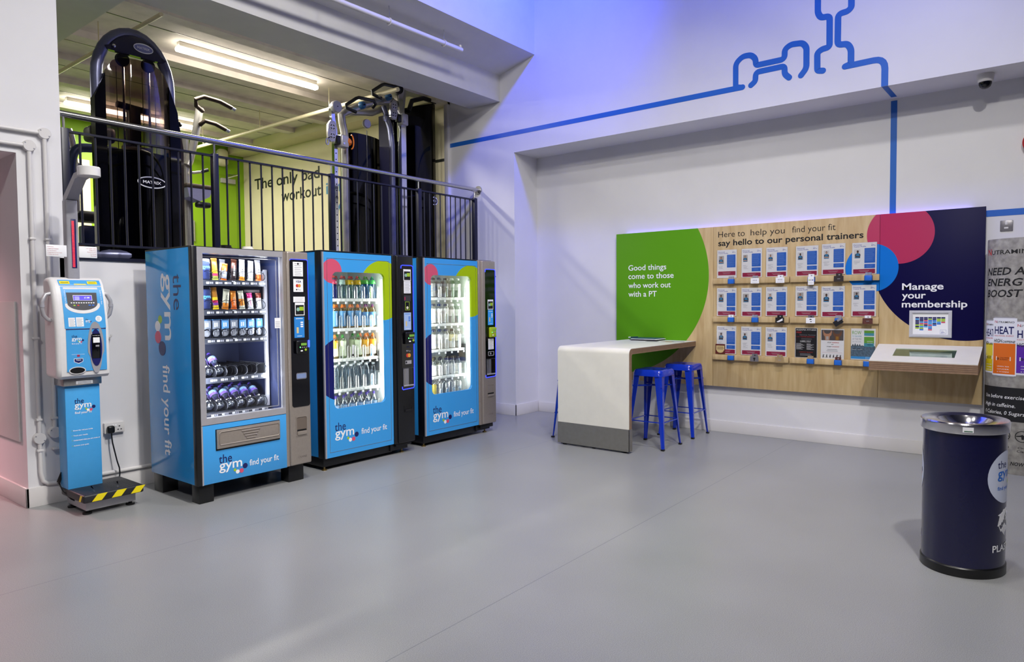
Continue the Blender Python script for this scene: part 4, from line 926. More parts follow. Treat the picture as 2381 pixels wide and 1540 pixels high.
def bag(z, row):
    t = thing('clothing_bag', (X7(6)-.004, 4.955, z), 'clear bag with folded navy shirt, leftmost on the %s tray of the snack machine' % row, 'packet', 'goods in the snack machine')
    mb = MB(); mb.box(-.036, .030, -.012, .022, 0, .150, pm('navy_cloth', '#3c4a82', .7, noise=.08, nscale=80), .010, 3); mb.build('shirt', t, loc=(0, 0, 0))
    mb = MB(); mb.box(-.038, .034, -.016, .024, 0, .165, glassy('bag_film', (.93, .95, 1.0), .12, .05), .010, 3); mb.build('film', t, loc=(0, 0, 0))
    mb = MB(lambda u, v, n: Vector((u, -.0175-n, v))); mb.text('gym', -.032, .085, .026, pm('pale_blue_print', '#5aa8e8', .5), .0, w=.058, bold=.02); mb.build('wordmark', t, loc=(0, 0, 0))
Z1, Z2, Z3, Z4, Z5 = TR
bag(Z1, 'top'); bag(Z2, 'second')
F_ = FB_
snack(X7(5), Z1, 4.955, 'gold bar with yellow, pink and olive bands, second from left on the top tray', [(0, F_['olive']), (.2, F_['rose']), (.36, F_['yellow']), (.46, F_['gold'])], h=.165)
snack(X7(4)-.006, Z1, 4.955, 'leaning orange and grey bar, third from left on the top tray', [(0, F_['orange']), (.12, F_['grey']), (.6, F_['orange'])], 'CRUNCH', WHITEP, 9, h=.13)
snack(X7(4)+.02, Z1, 5.03, 'silver bar behind the leaning orange bar on the top tray', [(0, F_['silver'])], None, BLACKP, 6, h=.165)
snack(X7(3), Z1, 4.955, 'dark chocolate coloured bar with white lettering, fourth from left on the top tray', [(0, F_['dark']), (.6, F_['choc'])], 'SNICKERS', WHITEP, 7, h=.165)
snack(X7(2), Z1, 4.955, 'white bar with black lettering and gold foot, third from right on the top tray', [(0, F_['amber']), (.16, F_['white'])], 'NUTRAMINO', BLACKP, 5, h=.165)
snack(X7(1), Z1, 4.955, 'white bar with black lettering, second from right on the top tray', [(0, F_['cream']), (.12, F_['white'])], 'NUTRAMINO', BLACKP, 6, h=.158)
snack(X7(0), Z1, 4.955, 'white bar with orange foot, rightmost on the top tray', [(0, F_['orange']), (.3, F_['white'])], 'NUTRAMINO', BLACKP, 1, h=.165)
snack(X7(5), Z2, 4.955, 'gold bar with yellow and violet bands, second from left on the second tray', [(0, F_['yellow']), (.2, F_['violet']), (.36, F_['rose']), (.46, F_['yellow']), (.54, F_['gold'])], None, BLACKP, -3, h=.165)
snack(X7(4), Z2, 4.955, 'crumpled cream wrapper leaning right, third from left on the second tray', [(0, F_['amber']), (.35, F_['cream'])], 'PROTEIN', BLACKP, 9, h=.155, w=.027)
snack(X7(3), Z2, 4.955, 'orange brown bar with cream lettering, middle of the second tray', [(0, F_['orange']), (.5, F_['amber'])], 'FULFIL', F_['cream'], 1, h=.14)
snack(X7(2), Z2, 4.955, 'pale green and amber bar, third from right on the second tray', [(0, F_['cream']), (.2, F_['amber']), (.6, F_['cream'])], 'PROTEIN', BLACKP, -3, h=.142)
snack(X7(1), Z2, 4.955, 'pink and white bar, second from right on the second tray', [(0, F_['white']), (.7, F_['magenta'])], 'BAREBELLS', F_['magenta'], -3, h=.125)
snack(X7(0), Z2, 4.955, 'white and brown bar, rightmost on the second tray', [(0, F_['white']), (.75, F_['brown'])], 'BAREBELLS', F_['brown'], 0, h=.125)
mb = MB(); mb.box(2.935, 3.07, 4.99, 5.02, Z2+.128, Z2+.150, pm('taupe_card', '#6f6466', .5, noise=.03), .003); tag(mb.build('price_card', loc=(3.0, 5.0, Z2+.128)), 'taupe card strip behind the right bars on the second tray', 'card')
PACKB = pm('pack_blue', '#6db1ea', .3, noise=.04); PACKG = pm('pack_grey', '#8f98a8', .35, noise=.05)
cl = glassy('pack_clear', (.93, .95, 1), .08, .12)
for k in range(7):
    x = X7(k); col = (PACKG, PACKB)[k in (0, 1, 2, 4)]
    t = thing('boxed_earphones', (x, 4.965, Z3), 'blue topped clear pack of white earphones, %s from left on the third tray' % ORD[6-k], 'packet', 'clear packs on the third tray')
    mb = MB(); mb.box(-.028, .028, -.012, .03, 0, .135, cl, .003); mb.build('clear_box', t, loc=(0, 0, 0))
    mb = MB(); mb.box(-.0275, .0275, -.0135, .025, .062, .128, col, .003); mb.box(-.0275, .0275, -.010, .029, .128, .136, PACKB); [mb.box(-.018+.016*i, -.008+.016*i, -.0145, -.013, .078+.003*i, .112, WHITEP) for i in range(2)]; mb.build('printed_sleeve', t, loc=(0, 0, 0))
    mb = MB(FA(0)); mb.tube([(.020*math.cos(a), .03+.020*math.sin(a), .0) for a in [i*PI/10 for i in range(20)]], .006, WHITEP, 8, closed=True); mb.box(-.020, .020, .01, .045, -.018, -.004, WHITEP, .006); mb.build('earphones', t, loc=(0, 0, 0))

# ------------------------------------------------------------------ bottles
BOT = {}
def prof_scaled(P, h, r): return [(a*r, b*h) for a, b in P]
SHAPES = {
 'water': [(.55, 0), (.95, .015), (1, .05), (1, .16), (.90, .19), (1, .22), (.92, .27), (.78, .36), (.80, .44), (.98, .50), (1, .62), (.96, .72), (.70, .82), (.42, .90), (.38, .94)],
 'sport': [(.6, 0), (.95, .02), (1, .06), (1, .30), (.86, .42), (.84, .48), (1, .62), (1, .72), (.82, .82), (.55, .88), (.5, .90)],
 'slim': [(.6, 0), (.95, .02), (1, .05), (.97, .3), (1, .5), (1, .72), (.85, .82), (.55, .91), (.5, .93)],
 'shake': [(.7, 0), (.98, .02), (1, .05), (1, .33), (.88, .45), (.86, .52), (1, .66), (1, .74), (.80, .84), (.62, .89), (.62, .90)],
 'short': [(.6, 0), (.95, .02), (1, .06), (1, .34), (.92, .40), (1, .46), (.98, .60), (.75, .74), (.45, .84), (.42, .87)],
}
def make_bottle(key, shape, h, r, body, label, cap, band=(.35, .72), capw=.52, lab2=None):
    """prototype bottle: body, label sleeve and cap, base at its own origin"""
    if key in BOT: return BOT[key]
    P = prof_scaled(SHAPES[shape], h, r); parts = []
    mb = MB(); mb.lathe(P, (0, 0, 0), body, 'v', 14); mb.V = [Vector((v.x, v.z, v.y)) for v in mb.V]; parts.append(('body', mb))
    def rad(z):
        for (ra, za), (rb, zb) in zip(P[:-1], P[1:]):
            if za <= z <= zb: return ra+(rb-ra)*(z-za)/(zb-za+1e-9)
        return P[-1][0]
    if label:
        zs = [h*(band[0]+(band[1]-band[0])*i/8) for i in range(9)]
        mb = MB()
        for i in range(8):
            m = label if (lab2 is None or i >= 4) else lab2
            mb.lathe([(rad(zs[i])+.0007, zs[i]), (rad(zs[i+1])+.0007, zs[i+1])], (0, 0, 0), m, 'v', 14)
            mb.F = mb.F[:-2]; mb.I = mb.I[:-2]
        mb.V = [Vector((v.x, v.z, v.y)) for v in mb.V]
        for i in range(2): mb.add([(-.004+.006*i, -r-.0009, h*(band[0]+.06)), (-.001+.006*i, -r-.0009, h*(band[0]+.06)), (-.001+.006*i, -r-.0009, h*(band[1]-.08)), (-.004+.006*i, -r-.0009, h*(band[1]-.08))], [(0, 1, 2, 3)], WHITEP if label is not WHITEP else BLACKP)
        parts.append(('label', mb))
    z0 = P[-1][1]; mb = MB()
    q = h-z0; CPF = [(r*capw, z0-.012), (r*capw*1.05, z0+q*.10), (r*capw*.9, z0+q*.35), (r*capw*.62, z0+q*.5), (r*capw*.66, z0+q*.9), (r*capw*.4, h)] if shape == 'sport' else [(r*capw, z0-.004), (r*capw, z0+q*.75), (r*capw*.9, h*.985), (r*capw*.55, h)]
    mb.lathe(CPF, (0, 0, 0), cap, 'v', 14)
    mb.V = [Vector((v.x, v.z, v.y)) for v in mb.V]; parts.append(('cap', mb))
    out = []
    for nme, q in parts:
        o = q.build(nme, None, loc=(0, 0, 0)); out.append((nme, o.data)); bpy.data.objects.remove(o)
    BOT[key] = out
    return out
def put_bottle(key, loc, label, group, cat='bottle', name='bottle', rot=(0, 0, 0)):
    t = thing(name, loc, label, cat, group); t.rotation_euler = rot
    for nme, me in BOT[key]:
        o = bpy.data.objects.new(nme, me); COL.objects.link(o); o.parent = t
    return t
def plas(n, c): return pm('plastic_'+n, c, .35, noise=.02)
def drink(n, c): return glassy('drink_'+n, c, .08, .08)
VIO = plas('violet', '#5b45b0')
make_bottle('water', 'water', .215, .033, glassy('bright_bottle_plastic', (.93, .96, 1.0), .16, .42), pm('water_label', '#9cc6f2', .35, noise=.15, nscale=60), VIO, (.50, .72), .42, pm('water_label_violet', '#8468c8', .35, noise=.1))
TL = math.radians(-52)
for k in (5, 4):
    put_bottle('water', (3.034-.0832*k, 4.955, Z4+.03), 'tilted violet capped water bottle, %s on the fourth snack tray' % ('leftmost' if k == 5 else 'second from left'), 'water bottles on the fourth tray', name='water_bottle', rot=(TL, 0, 0))
for k in range(6):
    put_bottle('water', (3.034-.0832*k, 4.955, Z5+.03), 'tilted water bottle with violet cap, %s from left in front on the lowest tray' % ORD[5-k], 'front water bottles on the lowest tray', name='water_bottle', rot=(TL, 0, 0))
for k in range(6):
    put_bottle('water', (3.034-.0832*k, 5.075, Z5+.03), 'water bottle behind the %s front bottle of the lowest tray' % ORD[5-k], 'rear water bottles on the lowest tray', name='water_bottle', rot=(TL, 0, 0))

# ------------------------------------------------------------------ drinks machines
def drinks_machine(x0, x1, xm, y, top, win, label, dark, print_name, logo, shelves, shx, light_w):
    """x0..x1 door face, x1..xm payment column"""
    t = thing('drinks_machine', ((x0+xm)/2, y, 0), label, 'vending machine')
    body = BLACK
    ci = MATS.get('machine_white') or pm('machine_white', '#e4e7e2', .4, noise=.02)
    mb = MB(); mb.box(x0, x0+.03, y+.03, y+.80, .105, top, BLUE, .004); mb.box(x0-.004, x0+.035, y+.01, y+.10, .10, top+.004, BLACK, .006); mb.box(xm-.03, xm-.004, y+.05, y+.80, .105, top, BLUE, .004)
    mb.box(x0, xm-.004, y+.77, y+.80, .105, top, BLACK); mb.box(x0-.003, xm-.006, y+.02, y+.80, top, top+.012, BLACK, .004); mb.box(x0+.005, xm-.01, y+.03, y+.79, .10, .13, BLACK); mb.build('cabinet', t)
    wu0, wu1, wv0, wv1 = win
    mb = MB(); mb.box(x0+.03, x1-.01, y+.60, y+.62, .35, top-.02, ci); mb.box(wu0-.05, wu0-.04, y+.06, y+.6, .38, top-.02, ci); mb.box(wu1+.055, wu1+.065, y+.06, y+.6, .38, top-.02, ci); mb.box(wu0-.05, wu1+.06, y+.06, y+.6, top-.10, top-.08, ci); mb.box(wu0-.05, wu1+.06, y+.06, y+.6, .38, .40, ci); mb.build('liner', t)
    pr = printed(print_name, '#3f9ce0', [((x0+.097), top-.165, .104, '#cf5470'), (x0+.657*(x1-x0)/.769, top-.327, .272, '#a4c014'), (x0+.189, top-1.01, .273, '#1b1f63')], (0, 2), .3, .25)
    W_ = rrect(wu0, wu1, wv0, wv1, .05, 8)
    mb = MB(FA(y)); mb.plate([(x0+.012, .107), (x1-.004, .107), (x1-.004, top-.004), (x0+.012, top-.004)], W_, -.025, .0, pr); mb.box(x0, x0+.012, .107, top-.004, -.025, .004, SILVER); f = mb.build('door_face', t)
    mb = MB(FA(y)); mb.plate([(x0+.045, .15), (x1-.03, .15), (x1-.03, top-.055), (x0+.045, top-.055)], [(x0+.048, .153), (x1-.033, .153), (x1-.033, top-.058), (x0+.048, top-.058)], -.001, .0015, STEEL); mb.build('trim_line', f)
    mb = MB(FA(y)); mb.prism(rrect(wu0-.001, wu1+.001, wv0-.001, wv1+.001, .05, 8), -.016, -.012, CLEAR); mb.build('window_pane', f)
    lx, lz, lh, lw2, fx, fw = logo
    mb = MB(FA(y)); gym_logo(mb, lx, lz, lh, .0012); mb.build('wordmark', f); mb = MB(FA(y)); mb.text('find your fit', fx, lz-.010, lh*.86, WHITEP, .0012, w=fw, bold=.008, res=4); mb.build('slogan', f)
    mb = MB(FA(y+.01)); [mb.plate([(wu1-.045+.02*i, wv1-.05), (wu1-.03+.02*i, wv1-.05), (wu1-.03+.02*i, wv1-.03), (wu1-.045+.02*i, wv1-.03)], [(wu1-.043+.02*i, wv1-.048), (wu1-.032+.02*i, wv1-.048), (wu1-.032+.02*i, wv1-.032), (wu1-.043+.02*i, wv1-.032)], 0, .001, GREYP) for i in range(2)]; mb.build('window_mark', f)
    # payment column
    cm = BLACK if dark else TAUPE
    cm2 = pm('column_black', '#121215', .28, noise=.06) if dark else TAUPE
    mb = MB(FA(y)); mb.box(x1, xm, .10, top+.006, -.06, .012, cm2, .01, 3); mb.box(x1+.035, xm-.002, .105, top+.004, .0, .034, cm2, .014, 3); c = mb.build('payment_column', t)
    a0, a1 = x1+.08, xm-.012
    fy = y-.034
    mb = MB(FA(fy)); mb.prism(rrect(a0, a1, .62, top-.092, .02), -.002, .002, BLACKG); mb.build('black_fascia', c)
    mb = MB(FA(fy)); zt = top-.088
    mb.tube([(a0, zt-.03, .003), (a0+.004, zt-.006, .003), (a0+.02, zt, .003), (a1-.02, zt, .003), (a1-.002, zt-.008, .003), (a1, zt-.03, .003), (a1+.002, 1.2, .003), (a1+.002, .64, .003), (a1-.01, .618, .003), (a0+.01, .612, .003), (a0, .62, .003), (a0, .64, .003)], .0045, BN, 8); mb.build('blue_light_strip', c)
    mb = MB(FA(fy-.002))
    d = xm-4.585
    if dark:
        pay_guide(mb, 4.452, 4.545, 1.637, 1.745); mb.build('sticker', c); mb = MB(FA(fy-.002)); sticker(mb, 4.455, 4.543, 1.519, 1.634, 7); mb.build('sticker', c); mb = MB(FA(fy-.002)); mb.box(4.455, 4.540, 1.445, 1.50, 0, .001, pm('dim_sticker', '#34343c', .4)); mb.box(4.46, 4.473, 1.455, 1.485, .001, .0015, CRIMSON); mb.build('sticker', c); mb = MB(FA(fy-.002)); mb.plate([(4.47, 1.36), (4.525, 1.36), (4.525, 1.44), (4.47, 1.44)], [(4.474, 1.364), (4.521, 1.364), (4.521, 1.436), (4.474, 1.436)], 0, .001, LIMEP); mb.disc(4.4975, 1.383, .014, 0, .001, pm('sticker_cream', '#d8d6b8', .5), 14)
        mb.text('Pay', 4.496, .966, .018, GREYP, .001, w=.035); mb.disc(4.483, .976, .008, 0, .001, GREYP, 12); mb.build('sticker', c); mb = MB(FA(fy-.002)); mb.disc(4.492, .932, .019, 0, .001, MCR, 18); mb.disc(4.512, .932, .019, .001, .0015, MCO, 18); mb.build('sticker', c); mb = MB(FA(fy-.002)); mb.box(4.462, 4.54, .850, .884, 0, .001, SILVER); mb.disc(4.475, .867, .010, .001, .0015, BLACKP, 12); mb.build('sticker', c); mb = MB(FA(fy-.002)); mb.text('VISA', 4.50, 1.005, .014, NAVYP, .001, w=.045, align='C')
    else:
        pay_guide(mb, 5.692, 5.785, 1.350, 1.458); mb.build('sticker', c); mb = MB(FA(fy-.002)); sticker(mb, 5.697, 5.787, .916, 1.033, 8)
    mb.build('sticker', c)
    if dark: screen(fy-.002, 4.452, 4.542, 1.173, 1.338, c, glow('touch_screen_pale', '#a8bff0', .9), True); reader(fy-.002, 4.45, 4.565, 1.04, 1.153, c)
    else: screen(fy-.002, 5.695, 5.783, 1.182, 1.345, c); reader(fy-.002, 5.70, 5.808, 1.047, 1.158, c, pm('reader_lime', '#a8bf1c', .4, noise=.03))
    mb = MB(FA(fy-.002)); mb.box(a1-.006, a1+.006, 1.06, 1.13, 0, .014, BL, .005); mb.build('blue_indicator', c)
    if not dark: mb = MB(FA(fy-.002)); mb.plate(rrect(5.692, 5.79, .845, .895, .012), rrect(5.70, 5.782, .852, .888, .008), 0, .004, SILVER); mb.disc(5.735, .870, .012, 0, .002, SILVER, 12); mb.build('coin_slot', c)
    pz0, pz1 = .64, .81
    mb = MB(FA(fy-.002)); mb.plate([(a0+.008, pz0-.005), (a1-.008, pz0-.005), (a1-.008, pz1+.005), (a0+.008, pz1+.005)], rrect(a0+.013, a1-.013, pz0, pz1, .012), 0, .005, pm('pickup_rim', '#3a3a42', .3, noise=.05)); mb.box(a0+.013, a0+.013+(a1-a0)*.45, pz0, pz1, 0, .002, pm('pickup_silver', '#8f8f98', .25, metal=.6)); mb.box(a0+.03, a0+.036, pz0, pz1, .002, .004, STEEL); mb.box(a0+.013, a1-.013, pz0, pz0+.014, .0, .012, SILVER, .003); mb.build('pickup_tray', c)
    mb = MB(FA(fy)); q0, q1 = a0+.02, a1-.03; mz0, mz1 = (.393, .457) if dark else (.395, .535)
    mb.plate([(q0, mz0), (q1, mz0), (q1, mz1), (q0, mz1)], rrect(q0+.006, q1-.006, mz0+.006, mz1-.006, .01), -.001, .003, cm2); mb.box(q0+.006, q1-.006, mz0+.006, mz0+.03, 0, .009, cm2, .006); mb.box(q0+.006, q1-.006, mz0+.032, mz0+.046, 0, .001, BLACK); mb.build('coin_return', c)
    if not dark: mb = MB(FA(fy)); mb.text('CRANE', (q0+q1)/2, .20, .016, MATS['embossed'], .001, w=.075, align='C'); mb.build('maker_mark', c); mb = MB(FA(fy)); mb.lathe([(.008, 0), (.01, .012), (.004, .02)], (xm+.006, 1.80-.09, -.02), BLACK, 'n', 10); mb.tube([(xm-.004, 1.71, -.02), (xm+.008, 1.71, -.015)], .006, BLACK, 6); mb.build('key_lock', c)
    # base
    mb = MB(); mb.box(x0-.002, x1, y+.03, y+.78, .03, .107, BLACK, .004); mb.box(x1+.02, xm-.03, y-.005, y+.78, .075 if dark else .06, .10, BLACK, .004); mb.box(x1-.03, xm-.06, y+.02, y+.78, .04, .1, BLACK); mb.build('plinth', t)
    for px, py in ((x0+.02, y+.05), (xm-.10, y+.06), (x0+.02, y+.74), (xm-.10, y+.74)):
        mb = MB(FA(0)); mb.lathe([(.024, 0), (.022, .008), (.008, .012), (.008, .05)], (px, 0, -py), pm('brass_foot', '#8f7a4a', .35, metal=.9), 'v', 14); mb.build('levelling_foot', t)
    # shelves and clear clips
    su0, su1, n, pitch = shx
    for k, z in enumerate(shelves):
        mb = MB(); mb.box(su0, su1, y+.115, y+.58, z-.030, z-.004, ci, .004)
        for i in range(n): xx = su1-.04-pitch*i; mb.box(xx-.014, xx+.008, y+.112, y+.118, z-.052, z-.032, WHITEP, .002)
        for i in range(n*2): xx = su0+.02+(su1-su0-.03)*i/(n*2); mb.box(xx, xx+.022, y+.1135, y+.116, z-.027, z-.008, pm('shelf_tag', '#d6dad4', .4), .001)
        s_ = mb.build('shelf', t)
        for i in range(n):
            xx = su1-.04-pitch*i-pitch*.02+.03
            mb = MB(lambda u, v, w_: Vector((u, y+.125-w_, v))); mb.tube([(xx-.013, z, 0), (xx-.013, z+.095, 0), (xx-.006, z+.108, 0), (xx+.008, z+.108, 0), (xx+.015, z+.095, 0), (xx+.015, z, 0)], .0045, CLIP, 6); mb.box(xx-.010, xx+.012, z, z+.1, -.002, .001, CLIP); mb.build('bottle_clip', s_)
    # lift port and lamps
    mb = MB(); mb.box(wu1+.02, wu1+.055, y+.10, y+.40, .80, .985, pm('port_grey', '#4c5054', .4, noise=.04)); mb.box(wu1+.01, wu1+.055, y+.09, y+.10, .78, 1.0, ci, .003); mb.build('lift_port', t)
    mb = MB(); mb.box(wu1+.035, wu1+.053, y+.035, y+.06, 1.06, wv1-.03, glow('cool_white_tube', (.95, 1.0, .93), 3.5), .004); mb.box(wu1+.035, wu1+.053, y+.035, y+.06, .50, .74, MATS['cool_white_tube'], .004); mb.build('interior_lighting', t)
    mb = MB(); mb.box(wu0-.035, wu0-.02, y+.035, y+.055, .50, wv1-.03, MATS['cool_white_tube'], .004); mb.build('interior_lighting', t)
    for j, xx in enumerate((wu1+.03, wu0-.015)): lamp('drinks_machine_light', (xx, y+.06, 1.1), ((wu0+wu1)/2, y+.45, 1.1), .03, 1.1, light_w, (.95, 1.0, .94))
    return t
M2S = (1.476, 1.211, .941, .668, .425)
M3S = (1.487, 1.216, .949, .671, .425)
drinks_machine(3.568, 4.340, 4.585, 4.85, 1.870, (3.668, 4.250, .518, 1.700), 'blue drinks machine with black payment column, middle of the three machines', True, 'middle_machine_print', (3.668, .272, .062, 0, 3.955, .298), M2S, (3.66, 4.292, 6, .087), 3.4)
drinks_machine(4.770, 5.573, 5.832, 4.87, 1.873, (4.868, 5.472, .508, 1.704), 'blue drinks machine with taupe payment column, furthest right of the machines', False, 'right_machine_print', (4.876, .258, .066, 0, 5.176, .310), M3S, (4.86, 5.515, 5, .095), 4.4)
# bottles for the middle machine
H2 = .205
RED, GRN, ORA, PUR, WHT = plas('red', '#c8342e'), plas('green', '#2f9a34'), plas('orange', '#e8801c'), plas('purple', '#6d2a6a'), plas('white', '#eef0f0')
lb = lambda n, c: pm('label_'+n, c, .35, noise=.12, nscale=70)
make_bottle('s1a', 'sport', H2, .033, drink('navy', (.25, .28, .62)), lb('raspberry', '#b83a5a'), RED, (.62, .82), .42)
make_bottle('s1b', 'sport', H2, .033, drink('mint', (.72, .86, .82)), lb('pale_teal', '#b8d8c8'), RED, (.62, .82), .42)
make_bottle('s1c', 'sport', H2, .033, drink('mint', (.72, .86, .82)), lb('yellow', '#ecc01c'), RED, (.62, .82), .42)
make_bottle('s1d', 'sport', H2, .033, drink('aqua', (.40, .66, .88)), lb('green', '#4cb84a'), GRN, (.66, .84), .42)
make_bottle('s2a', 'sport', .215, .032, drink('amber', (.92, .75, .35)), lb('steel_blue', '#5f94c0'), ORA, (.08, .72), .45)
make_bottle('s2b', 'sport', .215, .032, drink('amber', (.92, .75, .35)), lb('steel_blue', '#5f94c0'), PUR, (.08, .66), .40, lb('sky', '#7fb4dc'))
make_bottle('s3a', 'sport', .215, .032, drink('lime', (.80, .92, .72)), lb('leaf_white', '#dbe8c8'), GRN, (.10, .74), .46)
make_bottle('s3b', 'sport', .215, .032, drink('gold', (.95, .78, .35)), lb('mango', '#efb23a'), ORA, (.10, .74), .46, lb('mango_white', '#efe4cc'))
make_bottle('s4', 'slim', .215, .033, drink('slate', (.66, .74, .80)), None, WHT, capw=.50)
make_bottle('s5', 'short', .185, .034, PET, lb('water_pale', '#a9c4e2'), VIO, (.30, .52), .36)
plan2 = [[('s1a', 'navy raspberry drink bottle with red cap'), ('s1b', 'pale teal drink bottle with red cap'), ('s1c', 'yellow labelled drink bottle with red cap'), ('s1c', 'yellow labelled drink bottle with red cap'), ('s1d', 'aqua drink bottle with green cap'), ('s1d', 'aqua drink bottle with green cap')],
 [('s2a', 'blue sleeved bottle with orange cap')]*4+[('s2b', 'blue sleeved bottle with purple cap')]*2,
 [('s3b', 'mango coloured bottle with orange cap'), ('s3a', 'pale green bottle with green cap'), None, ('s3a', 'pale green bottle with green cap'), ('s3b', 'mango coloured bottle with orange cap'), ('s3b', 'mango coloured bottle with orange cap')],
 [('s4', 'tall clear bottle with white cap')]*6, [('s5', 'short water bottle with violet cap')]*6]
SHN = ['top', 'second', 'third', 'fourth', 'lowest']
for r_i, row in enumerate(plan2):
    for c_i, e in enumerate(row):
        if e is None: continue
        k = 5-c_i
        for dep in range(2):
            if dep and r_i == 2 and c_i == 2: continue
            put_bottle(e[0], (4.25-.087*k, 5.025+.078*dep, M2S[r_i]-.004), '%s %s, %s from left, %s shelf, middle machine' % ('rear' if dep else 'front', e[1], ORD[c_i], SHN[r_i]), '%s shelf of the middle machine' % SHN[r_i], name='drink_bottle')
t = thing('shelf_tag', (4.25-.087*3, 4.99, M2S[2]), 'white paper tag in the empty slot on the third shelf, middle machine', 'tag')
mb = MB(FA(4.99)); mb.prism([(3.972, M2S[2]), (4.0, M2S[2]), (4.006, M2S[2]+.11), (3.978, M2S[2]+.115)], 0, .002, WHITEP); mb.box(3.976, 3.996, M2S[2]+.01, M2S[2]+.03, .002, .0025, BLACKP); mb.build('card', t)
# shaker bottles and cans for the right machine
CLW = drink('clear_white', (.93, .95, .93)); BCAP = plas('black_cap', '#16181c'); NCAP = plas('navy_cap', '#1c2a4a'); OCAP = plas('olive_cap', '#3e3c22'); FCAP = plas('frost_cap', '#dfe3e0')
wl = pm('shake_sleeve', '#e6e6e2', .35, noise=.10, nscale=50); gl = pm('shake_sleeve_grey', '#9fa2a2', .35, noise=.35, nscale=70); yl = pm('shake_sleeve_yellow', '#e2d8a0', .35, noise=.25, nscale=70)
H3 = .205
make_bottle('m1', 'shake', H3, .034, CLW, gl, BCAP, (.05, .70), .60)
make_bottle('m1f', 'shake', H3, .034, CLW, wl, FCAP, (.05, .70), .60, gl)
make_bottle('m2', 'shake', H3, .034, CLW, wl, NCAP, (.04, .76), .60)
make_bottle('m3y', 'shake', H3, .034, CLW, yl, BCAP, (.04, .72), .60, wl)
make_bottle('m4', 'short', .19, .034, CLW, wl, BCAP, (.04, .60), .52)
make_bottle('m4o', 'short', .19, .034, CLW, wl, OCAP, (.04, .60), .52)
plan3 = [['m1', 'm1', 'm1', 'm1f', 'm1f'], ['m2', 'm2', 'm2', 'm1f', 'm1f'], ['m2', 'm2', 'm2', 'm3y', 'm1f'], ['m4o', 'm4', 'm4', 'm4', 'm4']]
DSC = dict(m1='grey sleeved shake bottle with black cap', m1f='white shake bottle with frosted cap', m2='white sleeved shake bottle with navy cap', m3y='yellowish shake bottle with black cap', m4='short white bottle with black cap', m4o='short white bottle with olive cap')
for r_i, row in enumerate(plan3):
    for c_i, e in enumerate(row):
        for dep in range(2):
            put_bottle(e, (5.443-.095*(4-c_i), 5.045+.08*dep, M3S[r_i]-.004), '%s %s, %s from left, %s shelf, right machine' % ('rear' if dep else 'front', DSC[e], ORD[c_i], SHN[r_i]), '%s shelf of the right machine' % SHN[r_i], name='shake_bottle')
canb = pm('can_silver_white', '#cdd0ce', .25, metal=.5, noise=.15, nscale=50); cany = pm('can_yellow', '#d8c040', .3, metal=.3, noise=.1)
def make_can(key, m):
    r, h = .029, .165; mb = MB(); mb.lathe([(r*.75, 0), (r, .01), (r, h*.92), (r*.86, h*.985), (r*.84, h)], (0, 0, 0), m, 'v', 16); mb.V = [Vector((v.x, v.z, v.y)) for v in mb.V]
    mb2 = MB(); mb2.lathe([(r*.84, h), (r*.84, h+.003), (r*.76, h+.003), (r*.74, h-.002)], (0, 0, 0), STEEL, 'v', 16); mb2.V = [Vector((v.x, v.z, v.y)) for v in mb2.V]
    out = []
    for nme, q in (('body', mb), ('lid', mb2)):
        o = q.build(nme, None, loc=(0, 0, 0)); out.append((nme, o.data)); bpy.data.objects.remove(o)
    BOT[key] = out
make_can('can', canb); make_can('cany', cany)
for c_i in range(5):
    for dep in range(4):
        put_bottle('cany' if (c_i == 0 and dep == 0) else 'can', (5.443-.095*(4-c_i), 5.04+.075*dep, M3S[4]-.004), '%s drink can, %s from left and %s from the front on the lowest shelf' % ('yellow' if c_i == 0 and dep == 0 else 'silver', ORD[c_i], ORD[dep]), 'cans in the right machine', 'can', 'drink_can')

# ------------------------------------------------------------------ wall display board
BX = 7.198
WOODP = printed('maple_board_print', None, [(4.08, 1.70, 1.115, '#5a9a18'), (.64, 1.788, .730, '#0a063c'), (1.142, 2.03, .275, '#b23358'), (1.375, 1.725, .226, '#1070c8')], (1, 2), .45, 0, True)
board = thing('display_board', (7.215, 2.3, .503), 'long maple wall board with green, pink and navy discs about personal trainers and membership', 'notice board')
for (a, b) in ((4.106, 2.917), (2.914, 1.308), (1.305, .492)):
    mb = MB(FB(BX)); mb.box(-a, -b, .503, 2.220, -.022, 0, WOODP, .001); p = mb.build('panel', board)
    mb = MB(FB(BX)); mb.box(-a+.02, -b-.02, .56, 2.15, -.058, -.022, BLACK); mb.build('batten', p)
VIOL = glow('violet_led', (.24, .18, 1.0), 2.0)
mb = MB(FB(BX)); mb.box(-3.98, -.60, 2.196, 2.208, -.052, -.030, VIOL); mb.build('led_strip', board)
lamp('board_led_light', (7.236, 2.3, 2.212), (7.25, 2.3, 3.0), 3.4, .012, 1.1, (.26, .20, 1.0))
def line(s_, y, z, h, m, w, bold):
    mb = MB(FB(BX)); mb.text(s_, -y, z, h, m, .001, w=w, bold=bold, res=4); mb.build('lettering', board)
for s_, z, w in (('Good things', 1.786, .480), ('come to those', 1.688, .570), ('who work out', 1.582, .535), ('with a PT', 1.481, .363)): line(s_, 3.945, z, .066, WHITEP, w, .009)
for s_, y, w in (('Here to', 2.861, .285), ('help you', 2.515, .345), ('find your fit', 2.098, .405)): line(s_, y, 2.103, .066, BLACKP, w, -.004)
line('say hello to our personal trainers', 2.861, 2.012, .064, BLACKP, 1.415, .018)
for s_, z, w in (('Manage', 1.514, .325), ('your', 1.435, .190), ('membership', 1.354, .505)): line(s_, 1.118, z, .062, WHITEP, w, .018)
LEDGE = printed('maple_ledge', None, [], (1, 2), .45, 0, True)
LZ = ((1.607, 1.665), (1.200, 1.259), (.794, .850))
